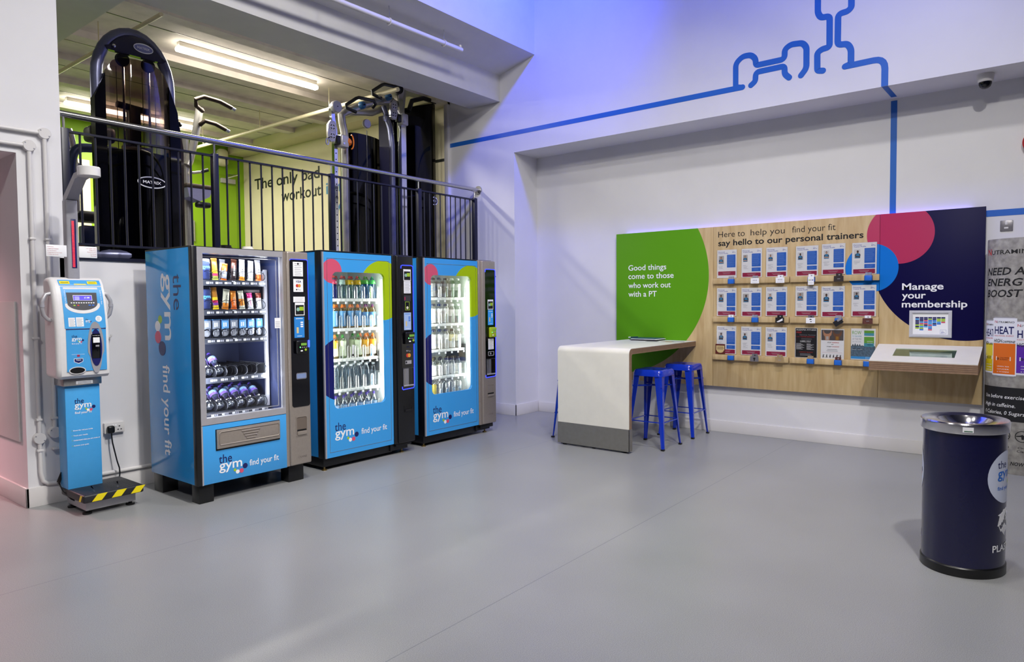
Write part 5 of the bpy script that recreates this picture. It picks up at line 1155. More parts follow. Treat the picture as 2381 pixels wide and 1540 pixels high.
for a, b in ((2.904, 2.113), (2.104, 1.302)):
    for z0, z1 in LZ:
        mb = MB(FB(BX)); mb.box(-a, -b, z0, z1, 0, .034, LEDGE, .002); mb.build('ledge', board)
# leaflets
SKINS = [pm('photo_skin_%d' % i, c, .5) for i, c in enumerate(('#7a5238', '#c08c6c', '#5a3a2a', '#d0a084'))]
SHIRT = pm('photo_blue_shirt', '#3f86b4', .5); PHBG = pm('photo_grey', '#b9b4b2', .5, noise=.03); PHW = pm('photo_light', '#dcdadc', .5); HAIR = pm('photo_hair', '#1c1614', .5); SLEEVE = pm('photo_dark_sleeve', '#26344e', .5)
PURP = pm('title_blue', '#4a55b0', .4)
LY = (2.870, 2.606, 2.351, 2.058, 1.814, 1.542)
RZ = (1.667, 1.262, .852)
def leaflet_base(i, j, label, name='leaflet', up=0):
    y, z = LY[i], RZ[j]+up
    t = thing(name, (7.18, y-.106, z), label, 'leaflet', 'leaflets on the wall board')
    mb = MB(FB(BX-.008)); mb.prism([(-y, z), (-y+.212, z+(-.001 if i < 3 else .001)), (-y+.213, z+.298), (-y+.001, z+.298)], -.004, 0, WHITEP); mb.build('sheet', t)
    mb = MB(FB(BX-.0085)); mb.box(-y-.002, -y+.215, z-.001, z+.302, .0018, .0032, glassy('leaflet_sleeve', (.985, .985, .99), .08, .02)); mb.build('clear_sleeve', t)
    return t, -y, z
def profile(i, j, seed):
    rr = random.Random(seed)
    rows = ('top', 'middle', 'bottom')
    t, u, z = leaflet_base(i, j, 'white trainer profile leaflet, %s from left on the %s ledge' % (ORD[i], rows[j]), up=rr.uniform(-.002, .006))
    mb = MB(FB(BX-.008)); N = .0004
    mb.text('Personal', u+.014, z+.272, .011, PURP, N, w=.068, bold=.01); mb.text('Trainer Profile', u+.014, z+.256, .011, PURP, N, w=.106, bold=.01)
    mb.text('the', u+.165, z+.279, .006, PURP, N, w=.014); mb.text('gym', u+.165, z+.267, .010, PURP, N, w=.026, bold=.02); mb.disc(u+.197, z+.266, .003, 0, N, PURP, 8)
    h1 = rr.choice((.128, .14, .135)); v1 = z+.245
    mb.prism(rrect(u+.108, u+.200, v1-h1, v1, .003, 2), 0, N, MIDBLUE); two = not (i == 0 and j == 0)
    if two: mb.prism(rrect(u+.108, u+.200, v1-h1-.050, v1-h1-.010, .003, 2), 0, N, MIDBLUE)
    LT = pm('faint_print', '#7ea4e4', .5)
    for q in range(12): mb.box(u+.113, u+.195-.02*rr.random(), v1-.012-q*.0095, v1-.010-q*.0095, N, N+.0003, LT)
    if two:
        for q in range(3): mb.box(u+.125, u+.18-.02*rr.random(), v1-h1-.022-q*.009, v1-h1-.020-q*.009, N, N+.0003, LT)
    zc = z+(.028 if not two else .006); mb.prism(rrect(u+.012, u+.200, zc, zc+.042, .004, 2), 0, N, CRIMSON)
    for q in range(2): mb.box(u+.06+.01*q, u+.15-.01*q, zc+.026-q*.010, zc+.028-q*.010, N, N+.0003, PHW)
    for q in range(3+rr.randint(1, 4)): mb.box(u+.016+(.006 if q > 1 else 0), u+.045+.03*rr.random(), z+.125-q*.009, z+.1266-q*.009, 0, N, GREYP)
    mb.build('print', t)
    mb = MB(FB(BX-.008)); pw, ph = rr.uniform(.046, .062), rr.uniform(.072, .092); pu, pv = u+.018, z+.235-ph
    mb.box(pu, pu+pw, pv, pv+ph, 0, .0004, rr.choice((PHBG, PHW)))
    cx = pu+pw*rr.uniform(.45, .6); sk = rr.choice(SKINS); s_ = ph/.085
    mb.prism([(max(pu, cx-.024*s_), pv+.002), (max(pu, cx-.024*s_), pv+.030*s_), (cx-.018*s_, pv+.044*s_), (cx-.006*s_, pv+.050*s_), (cx+.006*s_, pv+.050*s_), (cx+.018*s_, pv+.044*s_), (min(pu+pw, cx+.024*s_), pv+.030*s_), (min(pu+pw, cx+.024*s_), pv+.002)], .0004, .0007, SHIRT)
    for q in (-1, 1): mb.prism([(cx+q*.013*s_, pv+.046*s_), (cx+q*.0235*s_, pv+.038*s_), (cx+q*.0235*s_, pv+.022*s_), (cx+q*.016*s_, pv+.024*s_)], .0007, .0009, SLEEVE)
    mb.prism([(cx-.022*s_, pv+.012*s_), (cx+.021*s_, pv+.010*s_), (cx+.022*s_, pv+.019*s_), (cx-.010*s_, pv+.023*s_), (cx-.022*s_, pv+.020*s_)], .0009, .0011, sk)
    mb.disc(cx, pv+.0645*s_, .0088*s_, .0004, .0012, HAIR, 14, rv=.0125*s_); mb.disc(cx, pv+.062*s_, .0072*s_, .0012, .0014, sk, 14, rv=.0105*s_); mb.box(cx-.004*s_, cx+.004*s_, pv+.048*s_, pv+.055*s_, .0007, .0011, sk)
    mb.build('portrait_photo', t)
sd = 10
for j in range(3):
    for i in range(6):
        sd += 1
        if j == 2 and i > 2: continue
        profile(i, j, sd)
# black, white and rowing leaflets on the bottom ledge
t, u, z = leaflet_base(3, 2, 'black fitness flyer with white and red lettering on the bottom ledge')
REDP = pm('flyer_red', '#c02a2a', .5); DK = pm('flyer_black', '#17161a', .5, noise=.2, nscale=14)
mb = MB(FB(BX-.008)); N = .0004; mb.box(u+.005, u+.208, z+.004, z+.294, 0, N, DK)
mb.text('ALEAPIA FITNESS', u+.106, z+.272, .014, WHITEP, N+.0003, w=.19, bold=.01, align='C'); mb.text('FREE', u+.012, z+.245, .016, REDP, N+.0003, w=.05, bold=.02, shear=.2); mb.text('PERSONAL TRAINING', u+.12, z+.222, .010, GREYP, N+.0003, w=.15, align='C'); mb.text('1-2-1 TASTER SESSIONS', u+.10, z+.205, .010, REDP, N+.0003, w=.17, align='C', bold=.01); mb.text('I NEED YOU!', u+.10, z+.160, .012, WHITEP, N+.0003, w=.10, align='C', bold=.01); mb.box(u+.05, u+.15, z+.155, z+.1565, N, N+.0003, WHITEP)
for q in range(8): mb.box(u+.012, u+.06+.03*((q*7) % 3)/2, z+.14-q*.008, z+.1425-q*.008, N, N+.0003, WHITEP); mb.box(u+.112, u+.15+.03*((q*5) % 3)/2, z+.138-q*.008, z+.1405-q*.008, N, N+.0003, WHITEP)
for q in range(2): mb.box(u+.06, u+.16, z+.19-q*.01, z+.192-q*.01, N, N+.0003, GREYP)
mb.text('CONTACT ME NOW', u+.106, z+.05, .012, REDP, N+.0003, w=.13, align='C'); mb.text('LAUREN TAYLOR', u+.10, z+.034, .009, GREYP, N+.0003, w=.10, align='C') if False else mb.box(u+.05, u+.15, z+.034, z+.04, N, N+.0003, GREYP); mb.box(u+.05, u+.16, z+.022, z+.027, N, N+.0003, GREYP)
mb.build('print', t)
t, u, z = leaflet_base(4, 2, 'white training flyer with a photo strip of two bare torsos on the bottom ledge', up=-.006)
mb = MB(FB(BX-.008)); GRD = pm('photo_dark_grey', '#5a5354', .5, noise=.1)
mb.box(u+.006, u+.206, z+.186, z+.288, 0, N, GRD)
for cx, sk in ((u+.06, SKINS[1]), (u+.15, SKINS[0])):
    mb.prism([(cx-.020, z+.187), (cx-.024, z+.225), (cx-.034, z+.236), (cx-.040, z+.27), (cx-.034, z+.287), (cx-.028, z+.262), (cx-.012, z+.25), (cx+.012, z+.25), (cx+.028, z+.262), (cx+.036, z+.287), (cx+.042, z+.268), (cx+.036, z+.236), (cx+.024, z+.225), (cx+.020, z+.187)], N, N+.0003, sk); mb.box(cx-.012, cx+.012, z+.192, z+.225, N+.0003, N+.0005, PHBG if sk is SKINS[1] else pm('photo_amber', '#a8782a', .5))
mb.text('STOP', u+.06, z+.160, .010, BLACKP, N, w=.035, bold=.02, shear=.2); mb.text('WISHING', u+.10, z+.160, .010, REDP, N, w=.065, bold=.02, shear=.2); mb.text('AND', u+.106, z+.143, .007, BLACKP, N, align='C', bold=.02); mb.text('START', u+.055, z+.120, .010, BLACKP, N, w=.045, bold=.02, shear=.2); mb.text('DOING!', u+.107, z+.120, .010, REDP, N, w=.06, bold=.02, shear=.2)
mb.box(u+.06, u+.15, z+.094, z+.098, 0, N, GREYP); mb.box(u+.055, u+.155, z+.080, z+.084, 0, N, GREYP); mb.box(u+.015, u+.195, z+.066, z+.0672, 0, N, REDP)
for q in range(6):
    cx = u+.025+q*.031; mb.disc(cx, z+.044, .0035, 0, N, BLACKP, 8); mb.prism([(cx-.003, z+.04), (cx+.003, z+.04), (cx+.008, z+.015), (cx+.003, z+.015), (cx, z+.028), (cx-.005, z+.013), (cx-.009, z+.014)], 0, N, BLACKP); mb.prism([(cx, z+.037), (cx+.012, z+.043+.004*(q % 2)), (cx+.011, z+.046), (cx, z+.041)], 0, N, BLACKP)
mb.build('print', t)
t, u, z = leaflet_base(5, 2, 'rowing flyer with green boxes over a photo of boats on grey water', up=.002)
mb = MB(FB(BX-.008)); SEA = pm('photo_water', '#5d7488', .45, noise=.35, nscale=70); RG = pm('row_green', '#6fae3e', .5); RT = pm('row_teal', '#4f9fb4', .5)
mb.box(u+.001, u+.211, z+.032, z+.128, 0, N, SEA); mb.box(u+.001, u+.130, z+.008, z+.032, 0, N, BLUEP); mb.box(u+.131, u+.211, z+.008, z+.032, 0, N, PACKB)
mb.prism([(u+.001, z+.128)]+[(u+.008+q*.01, z+.128+(.010+.014*((q*q*5) % 3)/2 if q % 2 else .004)+(.02 if q == 3 else 0)) for q in range(10)]+[(u+.12, z+.132), (u+.2, z+.137), (u+.211, z+.128)], 0, N, pm('photo_skyline', '#55626e', .5))
mb.text('ROW', u+.012, z+.242, .036, RG, N, w=.080, bold=.0); 
for q, s_ in enumerate(('TO THE HOME', 'OF THE MO', 'ON THE OPAL')): mb.text(s_, u+.012, z+.216-q*.026, .016, (RT, GREYP, pm('pale_grey_print', '#b6bcc4', .5))[q], N, w=.080)
mb.box(u+.115, u+.200, z+.230, z+.280, 0, N, RG); mb.box(u+.115, u+.200, z+.230, z+.255, N, N+.0003, RT); mb.box(u+.115, u+.200, z+.128, z+.220, 0, N, RG); mb.box(u+.115, u+.200, z+.128, z+.160, N, N+.0003, RT)
for q in range(3): mb.box(u+.14, u+.19, z+.175-q*.016, z+.179-q*.016, N, N+.0003, WHITEP)
for cx in (u+.03, u+.07): mb.prism([(cx-.015, z+.108), (cx+.015, z+.108), (cx+.010, z+.102), (cx-.010, z+.102)], N, N+.0003, BLACKP); mb.box(cx-.02, cx+.03, z+.098, z+.100, N, N+.0003, WHITEP)
mb.build('print', t)
# small maroon voucher propped over the first bottom leaflet
t = thing('voucher_card', (7.16, 2.83, .855), 'maroon and cream voucher card propped in front of the first bottom leaflet', 'card')
mb = MB(FB(BX-.016)); MAR = pm('voucher_maroon', '#5a1c18', .5); CRM = pm('voucher_cream', '#c9b47c', .5, noise=.05); mb.box(-2.880, -2.775, .857, .962, 0, .002, MAR); mb.box(-2.872, -2.782, .895, .945, .002, .0024, CRM); mb.disc(-2.827, .895, .038, .002, .0026, CRM, 20, rv=.028); mb.text('GIFT VOUCHER', -2.827, .92, .010, MAR, .003, w=.075, align='C') if False else [mb.box(-2.86, -2.795+.01*(q % 2), .905+q*.011, .909+q*.011, .0026, .003, MAR) for q in range(3)]; mb.build('card', t)
# card holders on the ledges with the cards in them
HB = pm('holder_blue', '#1f68cc', .4, noise=.03)
CARD = {'w': WHITEP, 'k': BLACKP, 'g': pm('card_grey', '#6c6a70', .5, noise=.05), 'b': pm('card_kraft', '#a08862', .6, noise=.06), 'm': pm('card_photo_brown', '#5a2f28', .5, noise=.4, nscale=60), 'p': PHW, 'l': pm('card_light_grey', '#9a98a2', .5), 'd': pm('card_dark_brown', '#2e2526', .5), 's': pm('card_silver_photo', '#8890a4', .4, noise=.3, nscale=60)}
HY = (2.699, 2.446, 2.193, 1.897, 1.645, 1.389)
HZ = (1.604, 1.200, .796)
#   (front card or None, card standing inside, words)
PL = [[(None, 'l', 'blue card holder with pale grey card'), ('w', 'l', 'white business card holder'), ('w', 'w', 'white card holder with logo card'), ('w', 'w', 'tall white card in blue holder'), ('d', 'd', 'dark brown card'), (None, 's', 'blue card holder with shiny card')],
      [(None, 'w', 'blue card holder with white card'), (None, 's', 'blue card holder with photo card'), ('k', 'k', 'black card with white stripes'), ('w', 'g', 'white card with black mark'), ('k2', 'l', 'tilted black card in blue holder'), ('m', 'w', 'brown photo card')],
      [(None, None, 'empty blue card holder'), ('g', 'g', 'grey card with black symbol'), ('b', 'b', 'kraft brown card'), (None, 'b', 'blue card holder with kraft card'), (None, 'm', 'blue card holder with brown photo card'), (None, None, 'blue card holder beside the sloping counter')]]
NX = .034
for j in range(3):
    for i in range(6):
        fc, ic, words = PL[j][i]; y, z = HY[i], HZ[j]
        where = '%s from left on the %s ledge' % (ORD[i], ('top', 'middle', 'bottom')[j])
        t = thing('card_holder', (BX-NX-.02, y, z), 'blue plastic business card holder, %s' % where, 'card holder', 'card holders on the ledges')
        mb = MB(FB(BX-NX)); mb.box(-y-.033, -y+.033, z, z+.050, .024, .027, HB, .001); mb.box(-y-.033, -y+.033, z, z+.003, 0, .027, HB); mb.box(-y-.033, -y-.030, z, z+.050, 0, .027, HB); mb.box(-y+.030, -y+.033, z, z+.050, 0, .027, HB); mb.box(-y-.033, -y+.033, z, z+.045, 0, .003, HB); mb.build('tray', t)
        if ic:
            c = thing('business_cards', (BX-NX-.012, y, z+.003), '%s cards standing in the holder %s' % ({'w': 'white', 'l': 'pale grey', 'g': 'grey', 'k': 'black', 'b': 'kraft brown', 'm': 'brown photo', 'd': 'dark brown', 's': 'silver photo'}[ic], where), 'card', 'business cards on the ledges')
            mb = MB(FB(BX-NX)); mb.box(-y-.026, -y+.026, z+.004, z+.078, .006, .020, CARD[ic]); mb.box(-y-.004, -y+.01, z+.058, z+.068, .020, .0205, GREYP if ic != 'g' else BLACKP); mb.build('card_stack', c)
        if fc:
            key = fc[0]
            c = thing('front_card', (BX-NX-.028, y, z), '%s card across the front of holder %s' % ({'w': 'white', 'd': 'dark brown', 'k': 'black and white', 'm': 'brown photo', 'g': 'grey', 'b': 'kraft brown'}[key], where), 'card', 'front cards on the ledges')
            mb = MB(FB(BX-NX)); w, h = (.043, .055); o = -.002
            if i == 3 and j == 0: w, h, o = .028, .080, -.028
            if fc == 'k2':
                ca, sa = math.cos(.6), math.sin(.6); mb.prism([(-y+a*ca-b*sa, z+.012+a*sa+b*ca) for a, b in ((-.042, -.026), (.042, -.026), (.042, .026), (-.042, .026))], .0275, .029, CARD['k']); mb.prism([(-y+a*ca-b*sa, z+.012+a*sa+b*ca) for a, b in ((.0, .005), (.042, .005), (.042, .026), (.0, .026))], .029, .0295, GREYP)
            else:
                mb.box(-y-w, -y+w, z+o, z+o+h, .0275, .029, CARD[key])
                if key == 'k':
                    for q in range(2): mb.prism([(-y-.03+.012*q, z+.010+.0*q), (-y-.022+.012*q, z+.004), (-y+.032, z+.036-.012*q), (-y+.026, z+.044-.012*q)], .029, .0294, WHITEP)
                elif key == 'g': mb.disc(-y, z+.03, .012, .029, .0294, BLACKP, 12, rv=.010); mb.disc(-y, z+.014, .006, .029, .0294, BLACKP, 10, rv=.012)
                elif key == 'w': 
                    if j == 1: mb.disc(-y, z+.036, .012, .029, .0294, BLACKP, 12, rv=.005); mb.disc(-y+.004, z+.014, .008, .029, .0294, BLACKP, 12, rv=.004)
                    else:
                        for q in range(3): mb.box(-y-.02+.016*q, -y-.012+.016*q, z+o+h*.5, z+o+h*.68, .029, .0294, (LIMEP, GREYP, PURP)[q] if i == 3 else GREYP)
                        mb.box(-y-w*.7, -y+w*.7, z+o+h*.22, z+o+h*.25, .029, .0294, GREYP)
                else: mb.box(-y-.012, -y+.014, z+.022, z+.027, .029, .0294, GREYP)
            mb.build('card', c)
# snap frame
t = thing('timetable_frame', (BX-.01, .89, 1.082), 'silver framed class timetable under the membership lettering', 'picture frame')
mb = MB(FB(BX)); a0, a1, b0, b1 = -1.054, -.724, 1.082, 1.325
mb.plate([(a0, b0), (a1, b0), (a1, b1), (a0, b1)], [(a0+.028, b0+.028), (a1-.028, b0+.028), (a1-.028, b1-.028), (a0+.028, b1-.028)], 0, .014, pm('frame_silver', '#d6d6dc', .38, metal=.3, noise=.03))
mb.plate([(a0+.008, b0+.008), (a1-.008, b0+.008), (a1-.008, b1-.008), (a0+.008, b1-.008)], [(a0+.022, b0+.022), (a1-.022, b0+.022), (a1-.022, b1-.022), (a0+.022, b1-.022)], .014, .019, MATS['frame_silver']); mb.build('frame', t)
mb = MB(FB(BX)); mb.box(a0+.026, a1-.026, b0+.026, b1-.026, 0, .006, WHITEP); rr = random.Random(5); PC = [PINKP, MIDBLUE, NAVYP, BLUEP, BLUEP, NAVYP, LIMEP]
for c_ in range(7):
    u = a0+.048+c_*.0335; n = (8, 9, 7, 9, 6, 5, 4)[c_]
    for q in range(n): mb.box(u, u+.030, b1-.058-.0135*(q+1), b1-.0595-.0135*q, .006, .0065, NAVYP if q == 0 else rr.choice(PC))
mb.box(a1-.088, a1-.042, b0+.034, b0+.072, .006, .0064, PURP); mb.box(a1-.0865, a1-.0435, b0+.0355, b0+.0705, .0064, .0067, WHITEP); mb.text('the', a1-.08, b0+.056, .008, PURP, .007, w=.016); mb.text('gym', a1-.08, b0+.044, .010, PURP, .007, w=.026, bold=.02)
mb.build('timetable_print', t)
# sloping counter
t = thing('sloping_counter', (7.0, .89, .80), 'white topped sloping counter with ply edge and inset screen fixed to the board', 'counter')
cy0, cy1 = 1.303, .495
FC = lambda u, v, n: Vector((v, -n, u))     # prism in (z, x) swept along -y
mb = MB(lambda u, v, n: Vector((u, n, v)))
mb.prism([(7.197, .86), (7.197, 1.004), (6.774, .881), (6.774, .802)], cy1, cy0, PLY)
for q in range(4): z = .818+q*.016; mb.box(6.7735, 6.7738, z, z+.005, cy1, cy0, pm('ply_dark_line', '#6d5442', .5))
mb.build('ply_body', t)
sl = (1.004-.881)/(7.197-6.774)
FS = lambda u, v, n: Vector((6.774+v, -u, .881+sl*v+n))
mb = MB(FS); L_ = .423
mb.plate([(-cy0, 0), (-cy1, 0), (-cy1, L_), (-cy0, L_)], [(-1.14, L_*.30), (-.672, L_*.30), (-.672, L_*.76), (-1.14, L_*.76)], 0, .008, LAMW); mb.build('white_top', t)
mb = MB(FS); mb.box(-1.14, -.672, L_*.30, L_*.76, .0005, .002, pm('screen_dim', '#8d927c', .3, noise=.1, nscale=8)); mb.box(-1.02, -.82, L_*.36, L_*.6, .002, .0024, pm('screen_page', '#a9ab9c', .4)); [mb.box(-.99+.07*q, -.94+.07*q, L_*.40, L_*.5, .0024, .0028, pm('screen_grey', '#7b8088', .4)) for q in range(2)]; mb.box(-1.14, -.672, L_*.30, L_*.76, .004, .0055, glassy('screen_glass', (.85, .95, .90), .03, .06)); mb.build('inset_screen', t)
mb = MB(); mb.lathe([(.012, 0), (.010, .02), (.004, .025)], (0, 0, 0), SILVER) if False else None

# ------------------------------------------------------------------ bar table and stools
t = thing('bar_table', (6.4, 3.51, 0), 'white laminate bar table with grey kick plate running out from the wall board', 'table')
TY0, TY1 = 3.110, 3.910
FT_ = lambda u, v, n: Vector((u, n, v))
def lshape(o):
    x0 = 5.682+o; z1 = .986-o; r = .055-o
    th = .056-2*o if o else .056
    P = [(7.196, z1)]+[(x0+r-r*math.sin(math.radians(a)), z1-r+r*math.cos(math.radians(a))) for a in range(0, 91, 10)]+[(x0, .018)]
    P += [(x0+th, .018)]+[(x0+th+.02-.02*math.cos(math.radians(a)), z1-th-.02+.02*math.sin(math.radians(a))) for a in range(0, 91, 15)]+[(7.196, z1-th)]
    return P
mb = MB(FT_); mb.prism(lshape(.0012)[::-1], TY0, TY1, PLY)
for q in range(3): 
    z = .945+q*.012; mb.box(5.75, 7.19, z, z+.002, TY0-.0004, TY0, MATS['ply_dark_line']) if False else mb.add([(5.75, TY0-.0006, z), (7.19, TY0-.0006, z), (7.19, TY0-.0006, z+.003), (5.75, TY0-.0006, z+.003)], [(0, 1, 2, 3)], MATS['ply_dark_line'], raw=True)
mb.build('ply_core', t)
def skin():
    x0, z1, r = 5.682, .986, .055; th = .004
    A = [(7.196, z1)]+[(x0+r-r*math.sin(math.radians(a)), z1-r+r*math.cos(math.radians(a))) for a in range(0, 91, 10)]+[(x0, .020)]
    B = [(7.196, z1-th)]+[(x0+r-(r-th)*math.sin(math.radians(a)), z1-r+(r-th)*math.cos(math.radians(a))) for a in range(0, 91, 10)]+[(x0+th, .020)]
    return A+B[::-1]
mb = MB(FT_); mb.prism(skin()[::-1], TY0-.0008, TY1+.0008, LAMW); mb.build('white_laminate', t)
mb = MB(); mb.box(5.678, 5.684, TY0-.003, TY1+.003, .018, .228, KICK); mb.box(5.678, 5.742, TY0-.003, TY0, .018, .228, KICK); mb.build('kick_plate', t)
mb = MB(FA(0))
for y in (TY0+.06, TY1-.06, (TY0+TY1)/2): mb.lathe([(.02, 0), (.02, .02)], (5.712, 0, -y), BLACK, 'v', 12)
mb.box(5.70, 5.73, .006, .020, -TY1+.02, -TY0-.02, BLACK); mb.build('levelling_feet', t)
mb = MB(); z = .9862
t = thing('clipboard_stack', (7.05, 3.62, z), 'stack of clipboards and paper on the far end of the bar table', 'clipboard')
for q, (dx, dy, m, n) in enumerate(((0, 0, BLACK, 'clipboard'), (.01, .02, NAVYP, 'folder'), (-.01, -.01, WHITEP, 'paper_sheets'), (0, .01, pm('clip_teal', '#2e5560', .4), 'folder'))):
    mb = MB(); zz = z+q*.007; mb.box(6.94+dx, 7.17+dx, 3.46+dy, 3.78+dy, zz, zz+.006, m, .002); mb.build(n, t)
t = thing('pen', (7.03, 3.78, z+.028), 'blue and white pen on top of the clipboard stack', 'pen')
mb = MB(); mb.tube([(6.98, 3.80, z+.033), (7.08, 3.76, z+.033)], .005, NAVYP, 8); mb.tube([(6.955, 3.81, z+.033), (6.98, 3.80, z+.033)], .005, WHITEP, 8); mb.build('barrel', t)
for q, (x, y, a, m, w_) in enumerate(((6.86, 3.47, .2, CARD['g'], 'grey'), (6.90, 3.30, -.3, CARD['b'], 'kraft brown'), (6.94, 3.20, .5, CARD['l'], 'pale'))):
    mb = MB(); ca, sa = math.cos(a), math.sin(a); mb.prism([(x+p*ca-r*sa, y+p*sa+r*ca) for p, r in ((-.045, -.065), (.045, -.065), (.045, .065), (-.045, .065))], z, z+.0015, m); tag(mb.build('loose_card', loc=(x, y, z)), '%s loose card lying on the bar table in front of the clipboards' % w_, 'card')
def stool():
    t = thing('bar_stool', (0, 0, 0), '', 'stool', 'cobalt blue metal bar stools')
    mb = MB(lambda u, v, n: Vector((u, v, n)))
    O = rrect(-.152, .152, -.152, .152, .045, 5); I_ = rrect(-.140, .140, -.140, .140, .04, 5)
    N = len(O); V = [(a, b, .700) for a, b in rrect(-.160, .160, -.160, .160, .045, 5)]+[(a, b, .750) for a, b in O]+[(a*1.0, b*1.0, .762) for a, b in I_]+[(a*.55, b*.55, .758) for a, b in I_]
    F = [(r*N+k, r*N+(k+1) % N, (r+1)*N+(k+1) % N, (r+1)*N+k) for r in range(3) for k in range(N)]+[tuple(3*N+k for k in range(N))]
    V += [(a, b, .700) for a, b in rrect(-.155, .155, -.155, .155, .045, 5)]+[(a, b, .745) for a, b in rrect(-.147, .147, -.147, .147, .045, 5)]
    F += [(4*N+k, 5*N+k, 5*N+(k+1) % N, 4*N+(k+1) % N) for k in range(N)]+[tuple(5*N+k for k in range(N-1, -1, -1))]+[(k, 4*N+k, 4*N+(k+1) % N, (k+1) % N) for k in range(N)]
    mb.add(V, F, STOOLB); mb.disc(0, 0, .014, .757, .7605, BLACK, 16); mb.build('seat', t, loc=(0, 0, 0))
    for sx in (-1, 1):
        for sy in (-1, 1):
            mb = MB(); L = []
            for z, c, w in ((.735, .150, .075), (.60, .158, .062), (.30, .180, .040), (.06, .198, .028), (.012, .203, .026)):
                # folded sheet: V-section along the corner with a flat nose
                P = [(c-w, c), (c-.014, c), (c, c-.014), (c, c-w), (c-.004, c-w), (c-.005, c-.016), (c-.016, c-.005), (c-w, c-.004)]
                L.append([(sx*a, sy*b, z) for a, b in P])
            n = 8; V = [p for r in L for p in r]; F = [(r*n+k, r*n+(k+1) % n, (r+1)*n+(k+1) % n, (r+1)*n+k) for r in range(len(L)-1) for k in range(n)]
            F += [tuple(range(n)), tuple((len(L)-1)*n+k for k in range(n))]
            mb.add(V, F, STOOLB); lg = mb.build('leg', t, loc=(0, 0, 0))
            mb = MB(); mb.box(sx*.203-.018, sx*.203+.018, sy*.203-.018, sy*.203+.018, 0, .018, BLACK, .006) if False else mb.add([(sx*(a), sy*(b), zz) for zz in (0, .016) for a, b in ((.176, .206), (.206, .206), (.206, .176), (.178, .178))], [(0, 1, 2, 3), (4, 5, 6, 7), (0, 1, 5, 4), (1, 2, 6, 5), (2, 3, 7, 6), (3, 0, 4, 7)], BLACK); mb.build('rubber_foot', lg, loc=(0, 0, 0))
    c = .181
    for a, b in (((-c, -c), (c, -c)), ((c, -c), (c, c)), ((c, c), (-c, c)), ((-c, c), (-c, -c))):
        mb = MB(); mb.tube([(a[0]*.97, a[1]*.97, .262), (b[0]*.97, b[1]*.97, .262)], .010, STOOLB, 4, rv=.6); mb.build('foot_rail', t, loc=(0, 0, 0))
    c = .155
    for a, b in (((-c, -c), (c, c)), ((-c, c), (c, -c))):
        mb = MB(); mb.tube([(a[0], a[1], .60), (b[0], b[1], .60)], .008, STOOLB, 6); mb.build('cross_brace', t, loc=(0, 0, 0))
    return t
st = stool()
st.location = (6.180, 3.105, 0); st['label'] = 'cobalt blue metal bar stool under the table, nearer the white end slab'
copy_tree(st, (6.890, 3.115, 0), 'cobalt blue metal bar stool nearer the wall board, right of the other one')
copy_tree(st, (6.120, 3.955, 0), 'cobalt blue bar stool behind the white end slab, one leg showing at its left')

# ------------------------------------------------------------------ recycling bin
BA, BB, BT = .212, .187, math.radians(-12); BCX, BCY = 4.355, .372
def bin_map(sc=1.0):
    def f(u, v, n):     # u = perimeter angle (0 = outward narrow side facing camera right), v = height, n = outward
        a, b = BA*sc+n, BB*sc+n; x, y = a*math.cos(u), b*math.sin(u)
        return Vector((BCX+x*math.cos(BT)-y*math.sin(BT), BCY+x*math.sin(BT)+y*math.cos(BT), v))
    return f
def band(mb, prof, m, seg=56):
    V = []; N = len(prof)
    for n, v in prof: V += [(2*PI*k/seg, v, n) for k in range(seg)]
    F = [(i*seg+k, i*seg+(k+1) % seg, (i+1)*seg+(k+1) % seg, (i+1)*seg+k) for i in range(N-1) for k in range(seg)]
    F += [tuple(range(seg-1, -1, -1))]
    mb.add(V, F, m)
t = thing('recycling_bin', (BCX, BCY, 0), 'navy oval recycling bin with polished steel rim at the right', 'bin')
mb = MB(bin_map()); band(mb, [(.004, 0), (.006, .004), (.006, .045), (.001, .05), (0, .052)], BLACK); mb.build('base_ring', t)
mb = MB(bin_map()); band(mb, [(0, .05), (0, .755), (-.004, .755), (-.004, .06)], pm('bin_navy', '#12123a', .22, noise=.04, nscale=10, coat=.3)); bd = mb.build('body', t)
mb = MB(bin_map()); band(mb, [(.010, .740), (.013, .745), (.013, .788), (.008, .794), (-.03, .792), (-.065, .788), (-.10, .745), (-.13, .735), (-.13, .70), (-.09, .70), (-.02, .735)], pm('polished_rim', '#cfcdd0', .14, metal=1, noise=.03)); rim = mb.build('rim', t)
mb = MB(bin_map()); mb.box(PI-.13+.42, PI+.10+.42, .752, .778, .0135, .0145, WHITEP); mb.box(PI-.10+.42, PI+.08+.42, .756, .760, .0145, .015, pm('dark_green_print', '#1f5a34', .5)); mb.build('rim_sticker', rim)
K_ = 1/.2
def ring_disc(mb, uc, vc, r, n, m):
    R = 7; seg = 36; V = [(uc, vc, n)]; F = []
    for i in range(1, R+1): V += [(uc+r*i/R*math.cos(2*PI*k/seg)*K_, vc+r*i/R*math.sin(2*PI*k/seg), n) for k in range(seg)]
    F = [(0, 1+k, 1+(k+1) % seg) for k in range(seg)]
    for i in range(R-1): F += [(1+i*seg+k, 1+(i+1)*seg+k, 1+(i+1)*seg+(k+1) % seg, 1+i*seg+(k+1) % seg) for k in range(seg)]
    mb.add(V, F, m)
